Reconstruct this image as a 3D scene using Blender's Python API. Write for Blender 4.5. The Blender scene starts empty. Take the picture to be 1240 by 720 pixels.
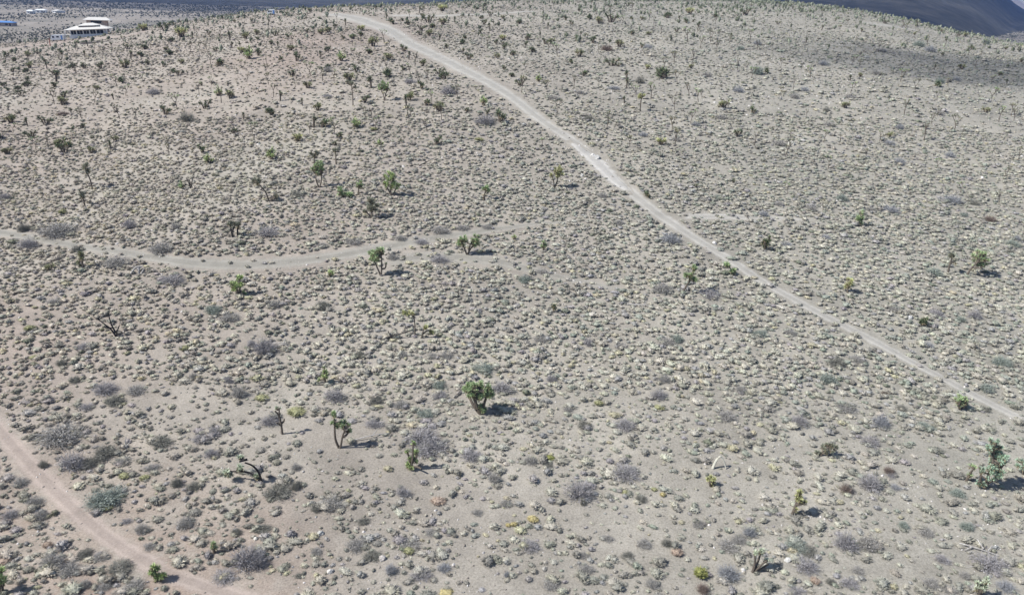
import bpy, math, random
import numpy as np
from mathutils import Vector, Matrix

S = bpy.context.scene
COL = S.collection
R = math.radians
# ------------------------------------------------------------------ camera, sky, sun, exposure
F = 973.0                                # focal length in photo pixels (1240 wide)
PITCH = R(20.8)
ROLL = R(2.0)
CZ = 40.0                                # drone height above the datum
cd = bpy.data.cameras.new('camera'); cam = bpy.data.objects.new('camera', cd); COL.objects.link(cam)
cd.sensor_width = 36.0; cd.lens = 36.0 * F / 1240.0
cd.clip_start = 0.5; cd.clip_end = 60000
fwd = Vector((0, math.cos(PITCH), -math.sin(PITCH)))
rgt = Vector((1, 0, 0)); up = rgt.cross(fwd)
cr, sr = math.cos(ROLL), math.sin(ROLL)
rgt2 = rgt * cr + up * sr                # horizon falls towards the right of the picture
up2 = up * cr - rgt * sr
Mx = Matrix.Identity(4)
for i in range(3):
    Mx[i][0] = rgt2[i]; Mx[i][1] = up2[i]; Mx[i][2] = -fwd[i]
Mx[2][3] = CZ
cam.matrix_world = Mx
S.camera = cam
S.render.resolution_x = 1024; S.render.resolution_y = 594

SUN_EL, SUN_AZ = R(45), R(15)            # sun stands left of and a little behind the camera
sd = Vector((math.cos(SUN_AZ) * math.cos(SUN_EL), math.sin(SUN_AZ) * math.cos(SUN_EL), -math.sin(SUN_EL)))  # light travel
W = bpy.data.worlds.new('World'); S.world = W; W.use_nodes = True
nt = W.node_tree; bg = nt.nodes['Background']
sky = nt.nodes.new('ShaderNodeTexSky'); sky.sky_type = 'NISHITA'; sky.sun_disc = False
sky.sun_elevation = SUN_EL; sky.sun_rotation = math.atan2(-sd.x, -sd.y)
sky.altitude = 1200; sky.dust_density = 0.6
nt.links.new(sky.outputs[0], bg.inputs[0]); bg.inputs[1].default_value = 0.085
sl = bpy.data.lights.new('sun', 'SUN'); sl.energy = 5.0; sl.angle = R(0.53); sl.color = (1.0, 0.975, 0.94)
so = bpy.data.objects.new('sun', sl); COL.objects.link(so)
so.rotation_euler = sd.to_track_quat('-Z', 'Y').to_euler(); so.location = (-100, -30, 200)
S.view_settings.view_transform = 'Standard'; S.view_settings.look = 'None'
S.view_settings.exposure = 0.43; S.view_settings.gamma = 1.0
S.view_settings.use_curve_mapping = False
S.render.engine = 'CYCLES'
S.cycles.volume_bounces = 0; S.cycles.max_bounces = 4

# ------------------------------------------------------------------ terrain height
UC = [-2.0, -.6, -.3, 0, .3, .38, .6, 2.0]
YK = [-400, 0, 40, 62, 100, 154, 210, 255, 300, 350, 400, 450, 550, 700, 900, 1300, 2000, 5000, 60000]
ZK = {
 -2.0: [-44, -38, -37, -35.8, -33, -32, -33, -34, -36, -38, -41, -43, -44, -44, -43, -40, -40, -40, -40],
 -.6: [-44, -38, -36.5, -35, -31.5, -28, -26, -25.2, -25.6, -28, -33, -38, -42.5, -44, -43, -41, -40, -40, -40],
 -.3: [-44, -38, -36.5, -34.3, -28.5, -21.5, -16, -12.6, -9.8, -9.6, -13, -19, -31, -41, -43, -42, -42, -42, -42],
 0:   [-44, -38, -36.5, -34, -27.5, -19.2, -13.8, -10.4, -7.3, -4.8, -2.8, -3.6, -13, -30, -40, -42, -42, -42, -42],
 .3:  [-44, -38, -36.5, -34, -27, -18.5, -12.5, -8.5, -5, -2, 0, 1, -6, -25, -37, -42, -44, -44, -44],
 .38: [-44, -38, -36.5, -34.2, -27.4, -19, -13.2, -9.3, -5.8, -2.3, .2, .8, -7, -26, -38, -44, -46, -46, -46],
 .6:  [-44, -38, -36.5, -34.5, -28.5, -21, -16.8, -15.2, -14.8, -15.6, -19, -24, -32, -45, -50, -50, -50, -50, -50],
 2.0: [-44, -38, -37, -36, -33, -30, -29, -29, -30, -32, -36, -41, -46, -50, -50, -50, -50, -50, -50]}
NU, NT = 241, 480
ug = np.linspace(-2, 2, NU)
def tmap(Y): return np.log((np.asarray(Y, float) + 460.0) / 60.0)
t0, t1 = float(tmap(-400)), float(tmap(60000))
tg = np.linspace(t0, t1, NT)
# denser table in the part that is seen
YG = np.concatenate([np.linspace(-400, 0, 40, endpoint=False), np.linspace(0, 700, 351), np.geomspace(706, 60000, 80)])
prof = np.array([np.interp(YG, YK, ZK[u]) for u in UC])
tab = np.array([[0.0]])
tab = np.stack([np.interp(ug, UC, prof[:, j]) for j in range(len(YG))], 1)     # NU x len(YG)
def blur(a, n, ax, it=3):
    for _ in range(it):
        p = np.concatenate([np.repeat(np.take(a, [0], ax), n, ax), a, np.repeat(np.take(a, [-1], ax), n, ax)], ax)
        c = np.cumsum(p, ax); c = np.concatenate([np.zeros_like(np.take(c, [0], ax)), c], ax)
        k = 2 * n + 1; L = a.shape[ax]
        a = (np.take(c, range(k, k + L), ax) - np.take(c, range(0, L), ax)) / k
    return a
tab = blur(tab, 4, 0); tab = blur(tab, 5, 1)
_rs = np.random.RandomState(5); _tbl = _rs.rand(256, 256)
def vnoise(x, y):
    x = np.asarray(x, float); y = np.asarray(y, float)
    xi = np.floor(x).astype(int); yi = np.floor(y).astype(int)
    fx = x - xi; fy = y - yi; fx = fx * fx * (3 - 2 * fx); fy = fy * fy * (3 - 2 * fy)
    a = _tbl[xi & 255, yi & 255]; b = _tbl[(xi + 1) & 255, yi & 255]
    c = _tbl[xi & 255, (yi + 1) & 255]; d = _tbl[(xi + 1) & 255, (yi + 1) & 255]
    return (a * (1 - fx) + b * fx) * (1 - fy) + (c * (1 - fx) + d * fx) * fy - .5
def H(X, Y):
    X = np.asarray(X, float); Y = np.asarray(Y, float)
    u = np.clip(X / np.sqrt(np.maximum(Y, 0) ** 2 + 35.0 ** 2), -1.999, 1.999)
    ui = (u + 2) / 4 * (NU - 1); i = np.floor(ui).astype(int); i = np.clip(i, 0, NU - 2); fu = ui - i
    yj = np.interp(Y, YG, np.arange(len(YG))); j = np.clip(np.floor(yj).astype(int), 0, len(YG) - 2); fj = yj - j
    z = (tab[i, j] * (1 - fu) + tab[i + 1, j] * fu) * (1 - fj) + (tab[i, j + 1] * (1 - fu) + tab[i + 1, j + 1] * fu) * fj
    z = z + 1.3 * vnoise(X / 47 + 3, Y / 47) + .5 * vnoise(X / 17, Y / 17 + 9) + .16 * vnoise(X / 6.5 + 31, Y / 6.5)
    return z + CZ
def ray(px, py):
    v = Vector(((px - 620) / F, -(py - 360) / F, -1.0))
    return (Mx.to_3x3() @ v)
def at(px, py):
    """ground point seen at a photo pixel"""
    d = ray(px, py); s0 = 20.0; s = s0
    while s < 6000:
        if CZ + d.z * s < H(d.x * s, d.y * s): break
        s0 = s; s *= 1.01
    for _ in range(24):
        m = .5 * (s0 + s)
        if CZ + d.z * m < H(d.x * m, d.y * m): s = m
        else: s0 = m
    return Vector((d.x * s, d.y * s, float(H(d.x * s, d.y * s))))
MI = Mx.inverted()
def proj(p):
    q = MI @ Vector(p)
    return 620 + F * q.x / -q.z, 360 - F * q.y / -q.z
def proj_np(X, Y, Z):
    A = np.array(MI)[:3, :]; q = A @ np.stack([X, Y, Z, np.ones_like(X)])
    return 620 + F * q[0] / -q[2], 360 - F * q[1] / -q[2], -q[2]

# ------------------------------------------------------------------ node helpers and materials
def mat(name):
    m = bpy.data.materials.new(name); m.use_nodes = True
    b = m.node_tree.nodes['Principled BSDF']; b.inputs['Roughness'].default_value = .9
    b.inputs['Specular IOR Level'].default_value = .2
    return m, m.node_tree, b
def nd(t, k, **kw):
    n = t.nodes.new(k)
    for a, v in kw.items(): setattr(n, a, v)
    return n
def noise(t, scale, detail=4, rough=.6, vec=None):
    n = nd(t, 'ShaderNodeTexNoise'); n.inputs['Scale'].default_value = scale
    n.inputs['Detail'].default_value = detail; n.inputs['Roughness'].default_value = rough
    if vec is not None: t.links.new(vec, n.inputs['Vector'])
    return n
def ramp(t, src, stops):
    r = nd(t, 'ShaderNodeValToRGB'); e = r.color_ramp.elements
    while len(e) < len(stops): e.new(.5)
    for q, (p, c) in zip(e, stops):
        q.position = p; q.color = (c, c, c, 1) if not hasattr(c, '__len__') else (*c, 1)
    t.links.new(src, r.inputs[0]); return r
def mix(t, fac, a, b, mode='MIX'):
    m = nd(t, 'ShaderNodeMix', data_type='RGBA', blend_type=mode)
    for sock, val in ((m.inputs[0], fac), (m.inputs[6], a), (m.inputs[7], b)):
        if hasattr(val, 'links'): t.links.new(val, sock)
        elif hasattr(val, '__len__'): sock.default_value = (*val, 1)
        else: sock.default_value = val
    return m.outputs[2]
def ground_color(t):
    """bare desert soil: pinkish to the left and near, greyer to the right; patches, grit, litter"""
    pos = nd(t, 'ShaderNodeNewGeometry').outputs['Position']
    sep = nd(t, 'ShaderNodeSeparateXYZ'); t.links.new(pos, sep.inputs[0])
    mr = nd(t, 'ShaderNodeMapRange'); mr.inputs[1].default_value = -60; mr.inputs[2].default_value = 40
    t.links.new(sep.outputs[0], mr.inputs[0])
    big = noise(t, .022, 5, .6, pos)
    c = mix(t, mr.outputs[0], G_LEFT, G_RIGHT)
    # reddish soil pocket below the near track
    vd = nd(t, 'ShaderNodeVectorMath', operation='DISTANCE'); t.links.new(pos, vd.inputs[0])
    vd.inputs[1].default_value = (-31, 38, 3)
    red = nd(t, 'ShaderNodeMapRange'); red.inputs[1].default_value = 22; red.inputs[2].default_value = 9
    t.links.new(vd.outputs['Value'], red.inputs[0])
    n2 = noise(t, .35, 4, .6, pos); rr = ramp(t, n2.outputs[0], [(.3, 0), (.55, 1)])
    mu = nd(t, 'ShaderNodeMath', operation='MULTIPLY'); t.links.new(red.outputs[0], mu.inputs[0]); t.links.new(rr.outputs[0], mu.inputs[1])
    c = mix(t, mu.outputs[0], c, (.30, .19, .145))
    c = mix(t, ramp(t, big.outputs[0], [(.35, 0), (.7, 1)]).outputs[0], c, G_PALE)
    c = mix(t, 1.0, c, ramp(t, noise(t, .09, 5, .65, pos).outputs[0], [(.32, .84), (.68, 1.14)]).outputs[0], 'MULTIPLY')
    med = noise(t, .5, 6, .65, pos)
    c = mix(t, 1.0, c, ramp(t, med.outputs[0], [(.3, .84), (.7, 1.12)]).outputs[0], 'MULTIPLY')
    fine = noise(t, 7, 5, .75, pos)
    c = mix(t, 1.0, c, ramp(t, fine.outputs[0], [(.3, .62), (.5, 1.0), (.7, 1.3)]).outputs[0], 'MULTIPLY')
    vo = nd(t, 'ShaderNodeTexVoronoi'); vo.inputs['Scale'].default_value = 3.2; t.links.new(pos, vo.inputs['Vector'])
    sp = ramp(t, vo.outputs['Distance'], [(.08, 1), (.2, 0)])
    gate = ramp(t, noise(t, .9, 3, .6, pos).outputs[0], [(.48, 0), (.6, 1)])
    mm = nd(t, 'ShaderNodeMath', operation='MULTIPLY'); t.links.new(sp.outputs[0], mm.inputs[0]); t.links.new(gate.outputs[0], mm.inputs[1])
    c = mix(t, mm.outputs[0], c, (.16, .14, .12))
    return c, pos, fine, med
G_LEFT = (.325, .268, .226); G_RIGHT = (.298, .284, .243); G_PALE = (.355, .33, .278)
def bump(t, b, src, strength, dist):
    bp = nd(t, 'ShaderNodeBump'); bp.inputs['Strength'].default_value = strength; bp.inputs['Distance'].default_value = dist
    t.links.new(src, bp.inputs['Height']); t.links.new(bp.outputs[0], b.inputs['Normal'])
m_soil, t, b = mat('soil')
c, pos, fine, med = ground_color(t)
# far valley floor: olive scrub plain
sep = nd(t, 'ShaderNodeSeparateXYZ'); t.links.new(pos, sep.inputs[0])
fr = nd(t, 'ShaderNodeMapRange'); fr.inputs[1].default_value = 430; fr.inputs[2].default_value = 640
t.links.new(sep.outputs[1], fr.inputs[0])
pl = noise(t, .012, 8, .7, pos)
c = mix(t, fr.outputs[0], c, ramp(t, pl.outputs[0], [(.35, (.16, .155, .125)), (.5, (.25, .225, .19)), (.66, (.36, .32, .27))]).outputs[0])
t.links.new(c, b.inputs['Base Color']); bump(t, b, fine.outputs[0], .6, .06)
def track_mat(name, colr):
    m, t, b = mat(name)
    c, pos, fine, med = ground_color(t)
    at_ = nd(t, 'ShaderNodeAttribute', attribute_name='edge')
    n = noise(t, 1.3, 5, .65, pos)
    sm = nd(t, 'ShaderNodeMath', operation='MULTIPLY_ADD'); sm.inputs[1].default_value = 1.1; sm.inputs[2].default_value = -.55
    t.links.new(n.outputs[0], sm.inputs[0])
    ad = nd(t, 'ShaderNodeMath', operation='ADD'); t.links.new(at_.outputs['Fac'], ad.inputs[0]); t.links.new(sm.outputs[0], ad.inputs[1])
    f = ramp(t, ad.outputs[0], [(.18, 0), (.55, 1)])
    rut = ramp(t, at_.outputs['Fac'], [(.25, .94), (.46, 1.05), (.62, 1.05), (.8, .88)])
    tc = mix(t, 1.0, mix(t, noise(t, .25, 4, .6, pos).outputs[0], colr, tuple(x * .82 for x in colr)),
             ramp(t, fine.outputs[0], [(.3, .8), (.7, 1.16)]).outputs[0], 'MULTIPLY')
    tc = mix(t, 1.0, tc, rut.outputs[0], 'MULTIPLY')
    tc = mix(t, 1.0, tc, ramp(t, med.outputs[0], [(.35, .86), (.65, 1.1)]).outputs[0], 'MULTIPLY')
    t.links.new(mix(t, f.outputs[0], c, tc), b.inputs['Base Color']); bump(t, b, fine.outputs[0], .4, .04)
    return m
m_track = track_mat('track_dirt', (.435, .415, .37))
m_gravel = track_mat('pale_gravel', (.50, .48, .44))
m_near = track_mat('near_track_dirt', (.42, .35, .30))
m_bare = track_mat('wash_dirt', (.345, .325, .28))
def tint_mat(name, lo=.8, hi=1.2, sc=9, trans=0.0):
    """plant colour from the plant's own tint attribute with small natural variation"""
    m, t, b = mat(name)
    a = nd(t, 'ShaderNodeAttribute', attribute_name='tint')
    pos = nd(t, 'ShaderNodeNewGeometry').outputs['Position']
    n = noise(t, sc, 2, .6, pos)
    c = mix(t, 1.0, a.outputs['Color'], ramp(t, n.outputs[0], [(.3, lo), (.7, hi)]).outputs[0], 'MULTIPLY')
    t.links.new(c, b.inputs['Base Color'])
    return m
m_plant = tint_mat('plant_tint')
m_bark, t, b = mat('bark')
tc = nd(t, 'ShaderNodeTexCoord'); n = noise(t, 14, 5, .7, tc.outputs['Object'])
t.links.new(ramp(t, n.outputs[0], [(.3, (.07, .06, .05)), (.55, (.15, .125, .10)), (.75, (.26, .23, .195))]).outputs[0], b.inputs['Base Color'])
bump(t, b, n.outputs[0], .8, .05)
m_char, t, b = mat('charred_bark'); b.inputs['Base Color'].default_value = (.03, .028, .027, 1)
n = noise(t, 11, 4, .7); t.links.new(ramp(t, n.outputs[0], [(.35, (.018, .017, .017)), (.7, (.07, .063, .06))]).outputs[0], b.inputs['Base Color'])
m_dead, t, b = mat('weathered_wood')
tc = nd(t, 'ShaderNodeTexCoord'); n = noise(t, 6, 5, .7, tc.outputs['Object'])
t.links.new(ramp(t, n.outputs[0], [(.3, (.20, .18, .17)), (.5, (.42, .40, .37)), (.7, (.62, .60, .56))]).outputs[0], b.inputs['Base Color'])
def plain(name, c, rough=.7, sc=3, var=.12, metal=0):
    m, t, b = mat(name); tc = nd(t, 'ShaderNodeTexCoord'); n = noise(t, sc, 4, .6, tc.outputs['Object'])
    r = ramp(t, n.outputs[0], [(.3, tuple(x * (1 - var) for x in c)), (.7, tuple(min(1, x * (1 + var)) for x in c))])
    t.links.new(r.outputs[0], b.inputs['Base Color']); b.inputs['Roughness'].default_value = rough; b.inputs['Metallic'].default_value = metal
    return m
m_white = plain('white_paint', (.78, .80, .80), .6, 1.5, .06)
m_roof = plain('pale_roof', (.62, .60, .56), .8, 2, .1)
m_roofd = plain('roof_edge', (.28, .24, .21), .8)
m_glass = plain('dark_glass', (.02, .025, .03), .15)
m_blue = plain('blue_roof', (.12, .26, .55), .5)
m_cyan = plain('pale_cyan_roof', (.55, .80, .85), .5)
m_tan = plain('tan_wall', (.42, .34, .29), .8)
m_tyre = plain('tyre', (.02, .02, .02), .8)
m_red = plain('rust_red_paint', (.30, .10, .07), .8)
m_rock, t, b = mat('pale_rock')
a = nd(t, 'ShaderNodeAttribute', attribute_name='tint'); tc = nd(t, 'ShaderNodeTexCoord'); n = noise(t, 8, 5, .6, tc.outputs['Object'])
t.links.new(mix(t, 1.0, a.outputs['Color'], ramp(t, n.outputs[0], [(.3, .75), (.7, 1.15)]).outputs[0], 'MULTIPLY'), b.inputs['Base Color'])
m_mtn, t, b = mat('mountain_rock')
pos = nd(t, 'ShaderNodeNewGeometry').outputs['Position']; n = noise(t, .02, 9, .75, pos)
t.links.new(ramp(t, n.outputs[0], [(.38, (.035, .038, .036)), (.5, (.065, .066, .062)), (.65, (.11, .105, .095))]).outputs[0], b.inputs['Base Color'])
m_mtn2, t, b = mat('pale_mountain_rock')
pos = nd(t, 'ShaderNodeNewGeometry').outputs['Position']; n = noise(t, .002, 8, .7, pos)
t.links.new(ramp(t, n.outputs[0], [(.35, (.50, .42, .34)), (.65, (.72, .62, .50))]).outputs[0], b.inputs['Base Color'])

# ------------------------------------------------------------------ object helpers
def mesh(name, V, Fc, m, tint=None, smooth=False):
    me = bpy.data.meshes.new(name)
    if isinstance(Fc, np.ndarray):                          # all triangles or all quads
        k = Fc.shape[1]; nf = len(Fc)
        me.vertices.add(len(V)); me.vertices.foreach_set('co', np.asarray(V, np.float32).ravel())
        me.loops.add(nf * k); me.loops.foreach_set('vertex_index', Fc.astype(np.int32).ravel())
        me.polygons.add(nf); me.polygons.foreach_set('loop_start', np.arange(0, nf * k, k, dtype=np.int32))
        me.update(calc_edges=True)
    else:
        me.from_pydata([tuple(v) for v in V], [], Fc); me.update()
    if tint is not None:
        a = me.color_attributes.new('tint', 'FLOAT_COLOR', 'POINT')
        tt = np.ones((len(V), 4), np.float32); tt[:, :3] = np.asarray(tint, np.float32).reshape(-1, 3) if np.ndim(tint) > 1 else np.tile(tint, (len(V), 1))
        a.data.foreach_set('color', tt.ravel())
    me.materials.append(m)
    if smooth: me.polygons.foreach_set('use_smooth', [True] * len(me.polygons))
    return me
def obj(name, me, parent=None, loc=None):
    o = bpy.data.objects.new(name, me); COL.objects.link(o)
    if parent is not None: o.parent = parent
    if loc is not None: o.location = loc
    return o
def tag(o, label=None, cat=None, group=None, kind=None):
    if label: o['label'] = label
    if cat: o['category'] = cat
    if group: o['group'] = group
    if kind: o['kind'] = kind
    return o
def empty(name, loc=(0, 0, 0), rz=0):
    o = bpy.data.objects.new(name, None); COL.objects.link(o); o.location = loc; o.rotation_euler = (0, 0, rz)
    o.empty_display_size = .3; return o
def copy_tree(o, parent=None):
    c = o.copy(); COL.objects.link(c); c.parent = parent
    for ch in list(o.children): copy_tree(ch, c)
    return c

# ------------------------------------------------------------------ the ground
def axis(lo_f, hi_f, step, lo, hi, g=1.09):
    a = list(np.arange(lo_f, hi_f + 1e-6, step)); s = step
    while a[-1] < hi: s = min(s * g, 900); a.append(a[-1] + s)
    s = step; b_ = []
    x = lo_f
    while x > lo: s = min(s * g, 900); x -= s; b_.append(x)
    return np.array(b_[::-1] + a)
gx = axis(-215, 250, 1.0, -9000, 9000); gy = axis(28, 440, 1.0, -3000, 9200)
GX, GY = np.meshgrid(gx, gy); GZ = H(GX, GY)
nx, ny = len(gx), len(gy); I = np.arange(nx * ny).reshape(ny, nx)
Q = np.stack([I[:-1, :-1], I[:-1, 1:], I[1:, 1:], I[1:, :-1]], -1).reshape(-1, 4)
tag(obj('ground', mesh('ground', np.stack([GX, GY, GZ], -1).reshape(-1, 3), Q, m_soil, smooth=True)), kind='structure')

def polyline(pts, step=.7):
    """smooth world line through photo points lying on the ground"""
    P = [at(x, y) for x, y in pts]; P = np.array([[p.x, p.y] for p in P])
    P = np.vstack([2 * P[0] - P[1], P, 2 * P[-1] - P[-2]]); out = []
    for k in range(1, len(P) - 2):
        n = max(2, int(np.linalg.norm(P[k + 1] - P[k]) / step))
        for s in np.linspace(0, 1, n, endpoint=False):
            a, b_, c_, d_ = P[k - 1], P[k], P[k + 1], P[k + 2]
            out.append(.5 * ((2 * b_) + (c_ - a) * s + (2 * a - 5 * b_ + 4 * c_ - d_) * s * s + (3 * b_ - a - 3 * c_ + d_) * s ** 3))
    out.append(P[-2]); return np.array(out)
TRACKS = []
def track(name, pts, widths, m, lift=.03):
    L = polyline(pts); n = len(L)
    w = np.interp(np.linspace(0, 1, n), np.linspace(0, 1, len(widths)), widths)
    w = w * (1 + .25 * vnoise(np.arange(n) * .12, np.full(n, 3.3)))
    d = np.gradient(L, axis=0); d = blur(d, 3, 0, 2); d /= np.linalg.norm(d, axis=1)[:, None] + 1e-9
    nr = np.stack([-d[:, 1], d[:, 0]], 1)
    K = 13; s = np.linspace(-1, 1, K)
    XY = L[:, None, :] + nr[:, None, :] * (s[None, :, None] * (w[:, None, None] * .5))
    X, Y = XY[..., 0], XY[..., 1]
    Z = H(X, Y) + lift * (1 - .6 * np.abs(s)[None, :]) - .4 * lift * np.exp(-((np.abs(s) - .46) / .12) ** 2)[None, :]
    I = np.arange(n * K).reshape(n, K)
    Q = np.stack([I[:-1, :-1], I[1:, :-1], I[1:, 1:], I[:-1, 1:]], -1).reshape(-1, 4)
    me = mesh(name, np.stack([X, Y, Z], -1).reshape(-1, 3), Q, m, smooth=True)
    a = me.attributes.new('edge', 'FLOAT', 'POINT'); e = np.tile(1 - np.abs(s), (n, 1))
    ends = np.minimum(np.arange(n), np.arange(n)[::-1]) * .7
    e = np.minimum(e, np.clip(ends / 4, 0, 1)[:, None]); a.data.foreach_set('value', e.ravel().astype(np.float32))
    tag(obj(name, me), kind='structure'); TRACKS.append((L, w, 0.0 if name in ('dirt_track', 'footpath', 'driveway', 'access_road') else {'faint_track': .25, 'sandy_wash': .10}.get(name, .35), 1.02 if name == 'footpath' else .92))
track('dirt_track', [(396, 17), (420, 20), (450, 29), (490, 49), (530, 69), (568, 88), (600, 105), (628, 124), (652, 143), (685, 165), (705, 180), (724, 196), (750, 221), (785, 250), (822, 276), (870, 306), (930, 345), (990, 378), (1060, 414), (1130, 452), (1190, 484), (1270, 523)],
      [10, 12, 11.5, 10, 9, 8, 7, 6, 5, 3.8, 3.2, 2.8, 2.4, 2.0, 1.4], m_track, .05)
track('gravel_patch', [(690, 170), (704, 182), (724, 198), (745, 219), (765, 236)], [1.2, 2.6, 4.0, 3.0, 1.2], m_gravel, .085)
track('footpath', [(-45, 470), (0, 522), (40, 566), (78, 605), (125, 646), (170, 676), (220, 700), (300, 727), (380, 752)], [2.3, 2.1, 2.0, 2.0, 2.0, 2.1, 2.2], m_near)
track('sandy_wash', [(-60, 272), (0, 281), (60, 292), (130, 303), (200, 314), (255, 320), (310, 320), (380, 314), (440, 304), (500, 293), (560, 283), (640, 272), (700, 267)], [3, 2.6, 2.4, 2.4, 3, 3.6, 3.8, 3.4, 2.8, 2.0, 1.2], m_bare, .04)
track('bare_patch', [(462, 324), (500, 312), (560, 312), (610, 318), (680, 336), (760, 352)], [2, 4, 4, 2.5, 1.6, 1.2], m_bare, .035)
track('faint_track', [(815, 262), (860, 262), (930, 264), (985, 267)], [2.2, 2.4, 1.8, .9], m_track, .03)
track('access_road', [(470, 19), (530, 19.5), (590, 17.5), (650, 14)], [6, 6, 6, 5], m_track, .07)
track('driveway', [(-40, 68), (0, 61), (45, 55), (90, 50), (150, 44), (185, 36)], [10, 10, 9, 10, 7, 4], m_near, .07)
track('clearing', [(1040, 27), (1080, 32), (1140, 42)], [7, 12, 6], m_track, .08)

# ------------------------------------------------------------------ plant geometry
def rnd(rs, a, b): return a + (b - a) * rs.rand()
def lump(rs, n, m, rx, ry, h, z0=0.0, rough=.25):
    """uneven low dome, open underneath"""
    V = []; Fc = []
    for j in range(m):
        el = (j / m) * math.pi / 2
        for i in range(n):
            a = 2 * math.pi * i / n; k = 1 + rough * (rs.rand() - .5) * 2
            V.append((rx * math.cos(el) * math.cos(a) * k, ry * math.cos(el) * math.sin(a) * k, z0 + h * math.sin(el) * (1 + rough * .6 * (rs.rand() - .5))))
    V.append((0, 0, z0 + h * (1 + rough * .3 * (rs.rand() - .5))))
    for j in range(m - 1):
        for i in range(n):
            a, b_, c_, d_ = j * n + i, j * n + (i + 1) % n, (j + 1) * n + (i + 1) % n, (j + 1) * n + i
            Fc += [(a, b_, c_), (a, c_, d_)]
    for i in range(n): Fc.append(((m - 1) * n + i, (m - 1) * n + (i + 1) % n, len(V) - 1))
    return V, Fc
def tuft(seed, blades, core=(7, 3), w=.07, r=.5, h=.42):
    """one clump of unit size, narrow at the foot and spreading above it; returns V, F, shade"""
    rs = np.random.RandomState(seed); n = core[0]; V = []; Fc = []
    rings = [(-.95, .52), (-.35, .86), (.35, .84), (.95, .52)] if core[1] > 2 else [(-.9, .55), (.0, .92), (.85, .58)]
    zc = .46 * h; rz = .5 * h
    for el, k0 in rings:
        for i in range(n):
            a = 2 * math.pi * i / n; k = k0 * r * (1 + .45 * (rs.rand() - .5) * 2) * .76
            V.append((k * math.cos(a), k * math.sin(a), zc + rz * .78 * math.sin(el * 1.2) * (1 + .5 * (rs.rand() - .5))))
    V.append((0, 0, zc + rz * .8)); m = len(rings)
    for j in range(m - 1):
        for i in range(n):
            a, b_, c_, d_ = j * n + i, j * n + (i + 1) % n, (j + 1) * n + (i + 1) % n, (j + 1) * n + i
            Fc += [(a, b_, c_), (a, c_, d_)]
    for i in range(n): Fc.append(((m - 1) * n + i, (m - 1) * n + (i + 1) % n, len(V) - 1))
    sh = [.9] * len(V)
    for _ in range(blades):
        a = rs.rand() * 2 * math.pi; sn = rs.uniform(-.25, 1); cs = math.sqrt(1 - sn * sn)
        d = np.array([math.cos(a) * cs, math.sin(a) * cs, sn])
        b0 = np.array([d[0] * r * .35, d[1] * r * .35, zc * .8 + d[2] * rz * .4])
        tip = np.array([d[0] * r, d[1] * r, zc + d[2] * rz * 1.15]) * rnd(rs, .72, 1.2)
        s = np.cross(d, [rs.rand() - .5, rs.rand() - .5, rs.rand() - .5]); s /= np.linalg.norm(s) + 1e-6
        mid = b0 * .4 + tip * .6; k = len(V); V += [tuple(mid - s * w * .5), tuple(mid + s * w * .5), tuple(tip), tuple(b0)]
        Fc += [(k, k + 1, k + 2), (k + 1, k, k + 3)]
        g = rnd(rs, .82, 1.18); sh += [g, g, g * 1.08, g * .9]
    return np.array(V), np.array(Fc), np.array(sh)
def scatter_mesh(protos, X, Y, S_, HZ, tints, rs, sink=.03):
    """many clumps into arrays (one stuff object)"""
    Z = H(X, Y); Vs = []; Fs = []; Ts = []; off = 0
    pick = rs.randint(0, len(protos), len(X))
    for k, (V, Fc, sh) in enumerate(protos):
        ix = np.where(pick == k)[0]
        if not len(ix): continue
        a = rs.rand(len(ix)) * 2 * np.pi; c_, s_ = np.cos(a), np.sin(a)
        sx = S_[ix] * (1 + .8 * (rs.rand(len(ix)) - .5)); sy = S_[ix] * (1 + .8 * (rs.rand(len(ix)) - .5))
        x = V[None, :, 0] * sx[:, None]; y = V[None, :, 1] * sy[:, None]
        xx = x * c_[:, None] - y * s_[:, None] + X[ix][:, None]; yy = x * s_[:, None] + y * c_[:, None] + Y[ix][:, None]
        gz = H(xx, yy) if V.shape[0] * len(ix) < 400000 else Z[ix][:, None]
        zz = V[None, :, 2] * HZ[ix][:, None] + gz - sink
        Vs.append(np.stack([xx, yy, zz], -1).reshape(-1, 3))
        Fs.append((Fc[None] + (np.arange(len(ix)) * len(V))[:, None, None]).reshape(-1, 3) + off)
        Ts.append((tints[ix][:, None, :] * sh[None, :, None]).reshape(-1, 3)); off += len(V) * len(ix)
    return np.vstack(Vs), np.vstack(Fs), np.vstack(Ts)
def track_clear(X, Y, extra=.0):
    """1 on open ground, 0 on a track"""
    k = np.ones(len(X))
    for L, w, floor, marg in TRACKS:
        bx = (X > L[:, 0].min() - 8) & (X < L[:, 0].max() + 8) & (Y > L[:, 1].min() - 8) & (Y < L[:, 1].max() + 8)
        ix = np.where(bx)[0]
        for s in range(0, len(ix), 4000):
            q = ix[s:s + 4000]; Ls = L[::3]; ws = w[::3]
            D = np.hypot(X[q][:, None] - Ls[None, :, 0], Y[q][:, None] - Ls[None, :, 1]) / (ws[None, :] * .5)
            k[q] = np.minimum(k[q], np.clip((D.min(1) - marg) / .35, floor, 1))
    return k
def frame_keep(X, Y, mx=290, top=-60, bot=800):
    x, y, d = proj_np(X, Y, H(X, Y)); return (d > 0) & (x > -mx) & (x < 1240 + mx) & (y > top) & (y < bot), x, y, d

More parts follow.
